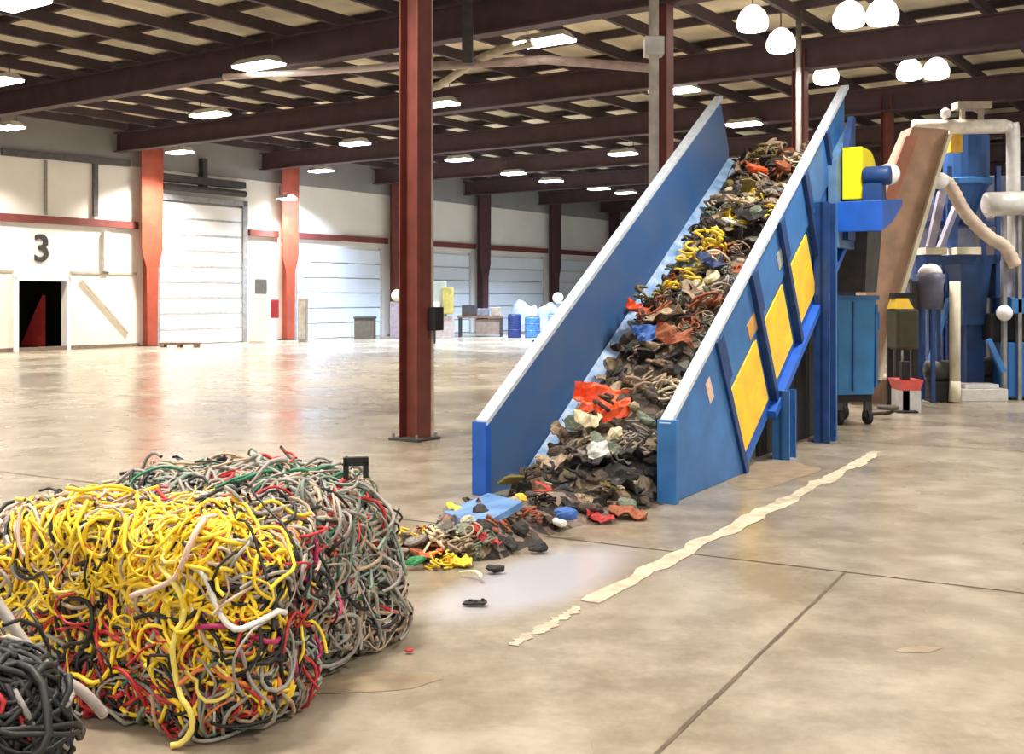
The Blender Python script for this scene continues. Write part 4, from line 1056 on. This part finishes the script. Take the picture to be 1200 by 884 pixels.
MB().box(-w, w, 0, .7, 0, .82).build('body', mat('olive_brown', (92, 84, 72), .7), e, bevel=.02); MB().box(-w-.03, w+.03, -.03, .73, .82, .9).build('lid', dgrey, e)
e, w = item('control_stand', 'pale slim stand directly left of the main column', 'stand', 457, 474, 45)
MB().box(-w, w, 0, .4, 0, 1.5).build('cabinet', mat('mauve_grey', (150, 136, 140), .6), e, bevel=.02); MB().sphere((0, .1, 1.75), .26).build('head', cream, e, smooth=True)
e, w = item('workbench', 'brown loaded workbench at the far wall', 'workbench', 536, 590, 47)
MB().box(-w, w, 0, 1, .8, .9).build('top', brown, e); m_ = MB(); [m_.box(x-.06, x+.06, y, y+.1, 0, .8) for x in (-w+.1, w-.1) for y in (.02, .85)]; m_.build('leg', dgrey, e)
MB().box(-w*.2, w*.9, .1, .9, .1, .75).build('shelf_box', mat('brown_grey', (150, 130, 116), .7), e)
for dx, h_, ww, mm, lab in ((-.5, .45, .3, dgrey, 'dark box on the left of the far workbench'), (.1, .3, .25, mat('slate_box', (120, 118, 126), .6), 'slate box in the middle of the far workbench'), (.65, .35, .2, mat('tan_box', (170, 150, 132), .7), 'tan box on the right of the far workbench')):
    o = MB().box(-ww, ww, -.3, .3, 0, h_).build('storage_box', mm, bevel=.02, label=lab, cat='box'); o.location = e.location+Vector((dx, .5, .9))
for px, D_, r_, h_, mm, lab in ((603, 46, .28, .95, mat('navy_drum', (40, 56, 110), .4), 'navy drum nearest the far workbench'), (624, 46, .32, .85, mat('bright_blue_drum', (80, 130, 205), .4), 'bright blue drum in the row of three'), (649, 47, .26, .95, mat('pale_blue_drum', (140, 166, 214), .4), 'pale blue drum nearest the conveyor')):
    e = empty('storage_drum', P(px, 0, D_)*1, 0, label=lab, cat='drum', group='drums by the far wall'); e.location.z = 0
    MB().lathe([(r_*.95, 0), (r_, .03), (r_, h_*.33), (r_*1.04, h_*.35), (r_, h_*.37), (r_, h_*.66), (r_*1.04, h_*.68), (r_, h_*.7), (r_, h_-.03), (r_*.95, h_)], (0, 0, 0), 20).build('shell', mm, e, smooth=False)
    MB().lathe([(r_*.9, h_), (r_*.9, h_+.03)], (0, 0, 0), 20).build('lid', dgrey, e)
e, w = item('bagged_load', 'pale wrapped load stacked behind the blue drums', 'wrapped load', 596, 660, 50)
m_ = MB(); m_.sphere((-.5, .45, .95), .55, 16, 10, (1.1, .6, .9)); m_.sphere((.6, .45, .9), .5, 16, 10, (1.1, .6, 1)); m_.v = [tuple(Vector(v)*(1+.25*noise.noise(Vector(v)*2.1))) for v in m_.v]; m_.box(-w, w, 0, .9, .15, .8); m_.build('load', mat('blue_grey_wrap', (186, 194, 206), .5, 0, .2, 2), e, smooth=False)
MB().box(-w, w, 0, 1, 0, .15).build('pallet', brown, e)
MB().sphere((1.0, .2, 1.65), .25).build('white_bundle', glass, e, smooth=True)
# by the orange columns
e, w = item('wall_cabinet', 'tall grey-tan cabinet right of the second orange column', 'cabinet', 349, 359, 41.5)
MB().box(-w, w, 0, .4, 0, 1.65).build('body', mat('taupe_cabinet', (164, 154, 138), .6), e, bevel=.02); MB().box(-w+.03, w-.03, -.02, 0, .1, 1.55).build('door', mat('taupe_door', (176, 166, 150), .6), e)
e, w = item('white_cabinet', 'white cabinet left of the second orange column', 'cabinet', 291, 313, 40.2)
MB().box(-w, w, 0, .3, 0, 1.8).build('body', mat('ivory_cabinet', (226, 220, 204), .6), e, bevel=.01); MB().box(-w+.03, w-.03, -.02, 0, .08, 1.72).build('door', cream, e)
o = MB().box(-.2, .2, -.15, .15, 0, .55).build('meter_box', mat('dark_meter', (96, 96, 92), .6), bevel=.03, label='dark grey meter box on top of the white cabinet', cat='meter box'); o.location = e.location+Vector((.08, .15, 1.8))
o = MB().box(-.14, .14, -.12, .12, 0, .7).build('extinguisher_box', mat('extinguisher_red', (170, 40, 44), .5), bevel=.03, label='red extinguisher box on the second orange column', cat='extinguisher box'); o.location = P(322, 373, 41.3)
# cones of rubbish along the wall foot
e, w = item('pallet', 'low brown pallet on the floor before the white ribbed door', 'pallet', 186, 232, 37.3)
MB().box(-w, w, 0, .4, .1, .16).build('deck', brown, e); m_ = MB(); [m_.box(x-.06, x+.06, 0, .4, 0, .1) for x in (-w+.1, 0, w-.1)]; m_.build('runner', brown, e)

# ---------------------------------------------------------------- world, camera
wd = bpy.data.worlds.new('hall_fill'); S.world = wd; wd.use_nodes = True  # even fill light added to the hall from all around
bgn = wd.node_tree.nodes['Background']; bgn.inputs['Color'].default_value = (1, .965, .91, 1); bgn.inputs['Strength'].default_value = .9
cam = bpy.data.cameras.new('camera'); co = bpy.data.objects.new('camera', cam); C.objects.link(co); S.camera = co
co.location = (0, 0, CAMH); co.rotation_euler = (math.pi/2, 0, 0)
cam.sensor_width = 36; cam.lens = FP/1200*36; cam.sensor_fit = 'HORIZONTAL'
cam.shift_y = -(442-HOR)/1200
cam.clip_end = 300
S.view_settings.view_transform = 'Standard'; S.view_settings.look = 'None'; S.view_settings.gamma = 1; S.view_settings.use_curve_mapping = False
S.view_settings.exposure = 0.3
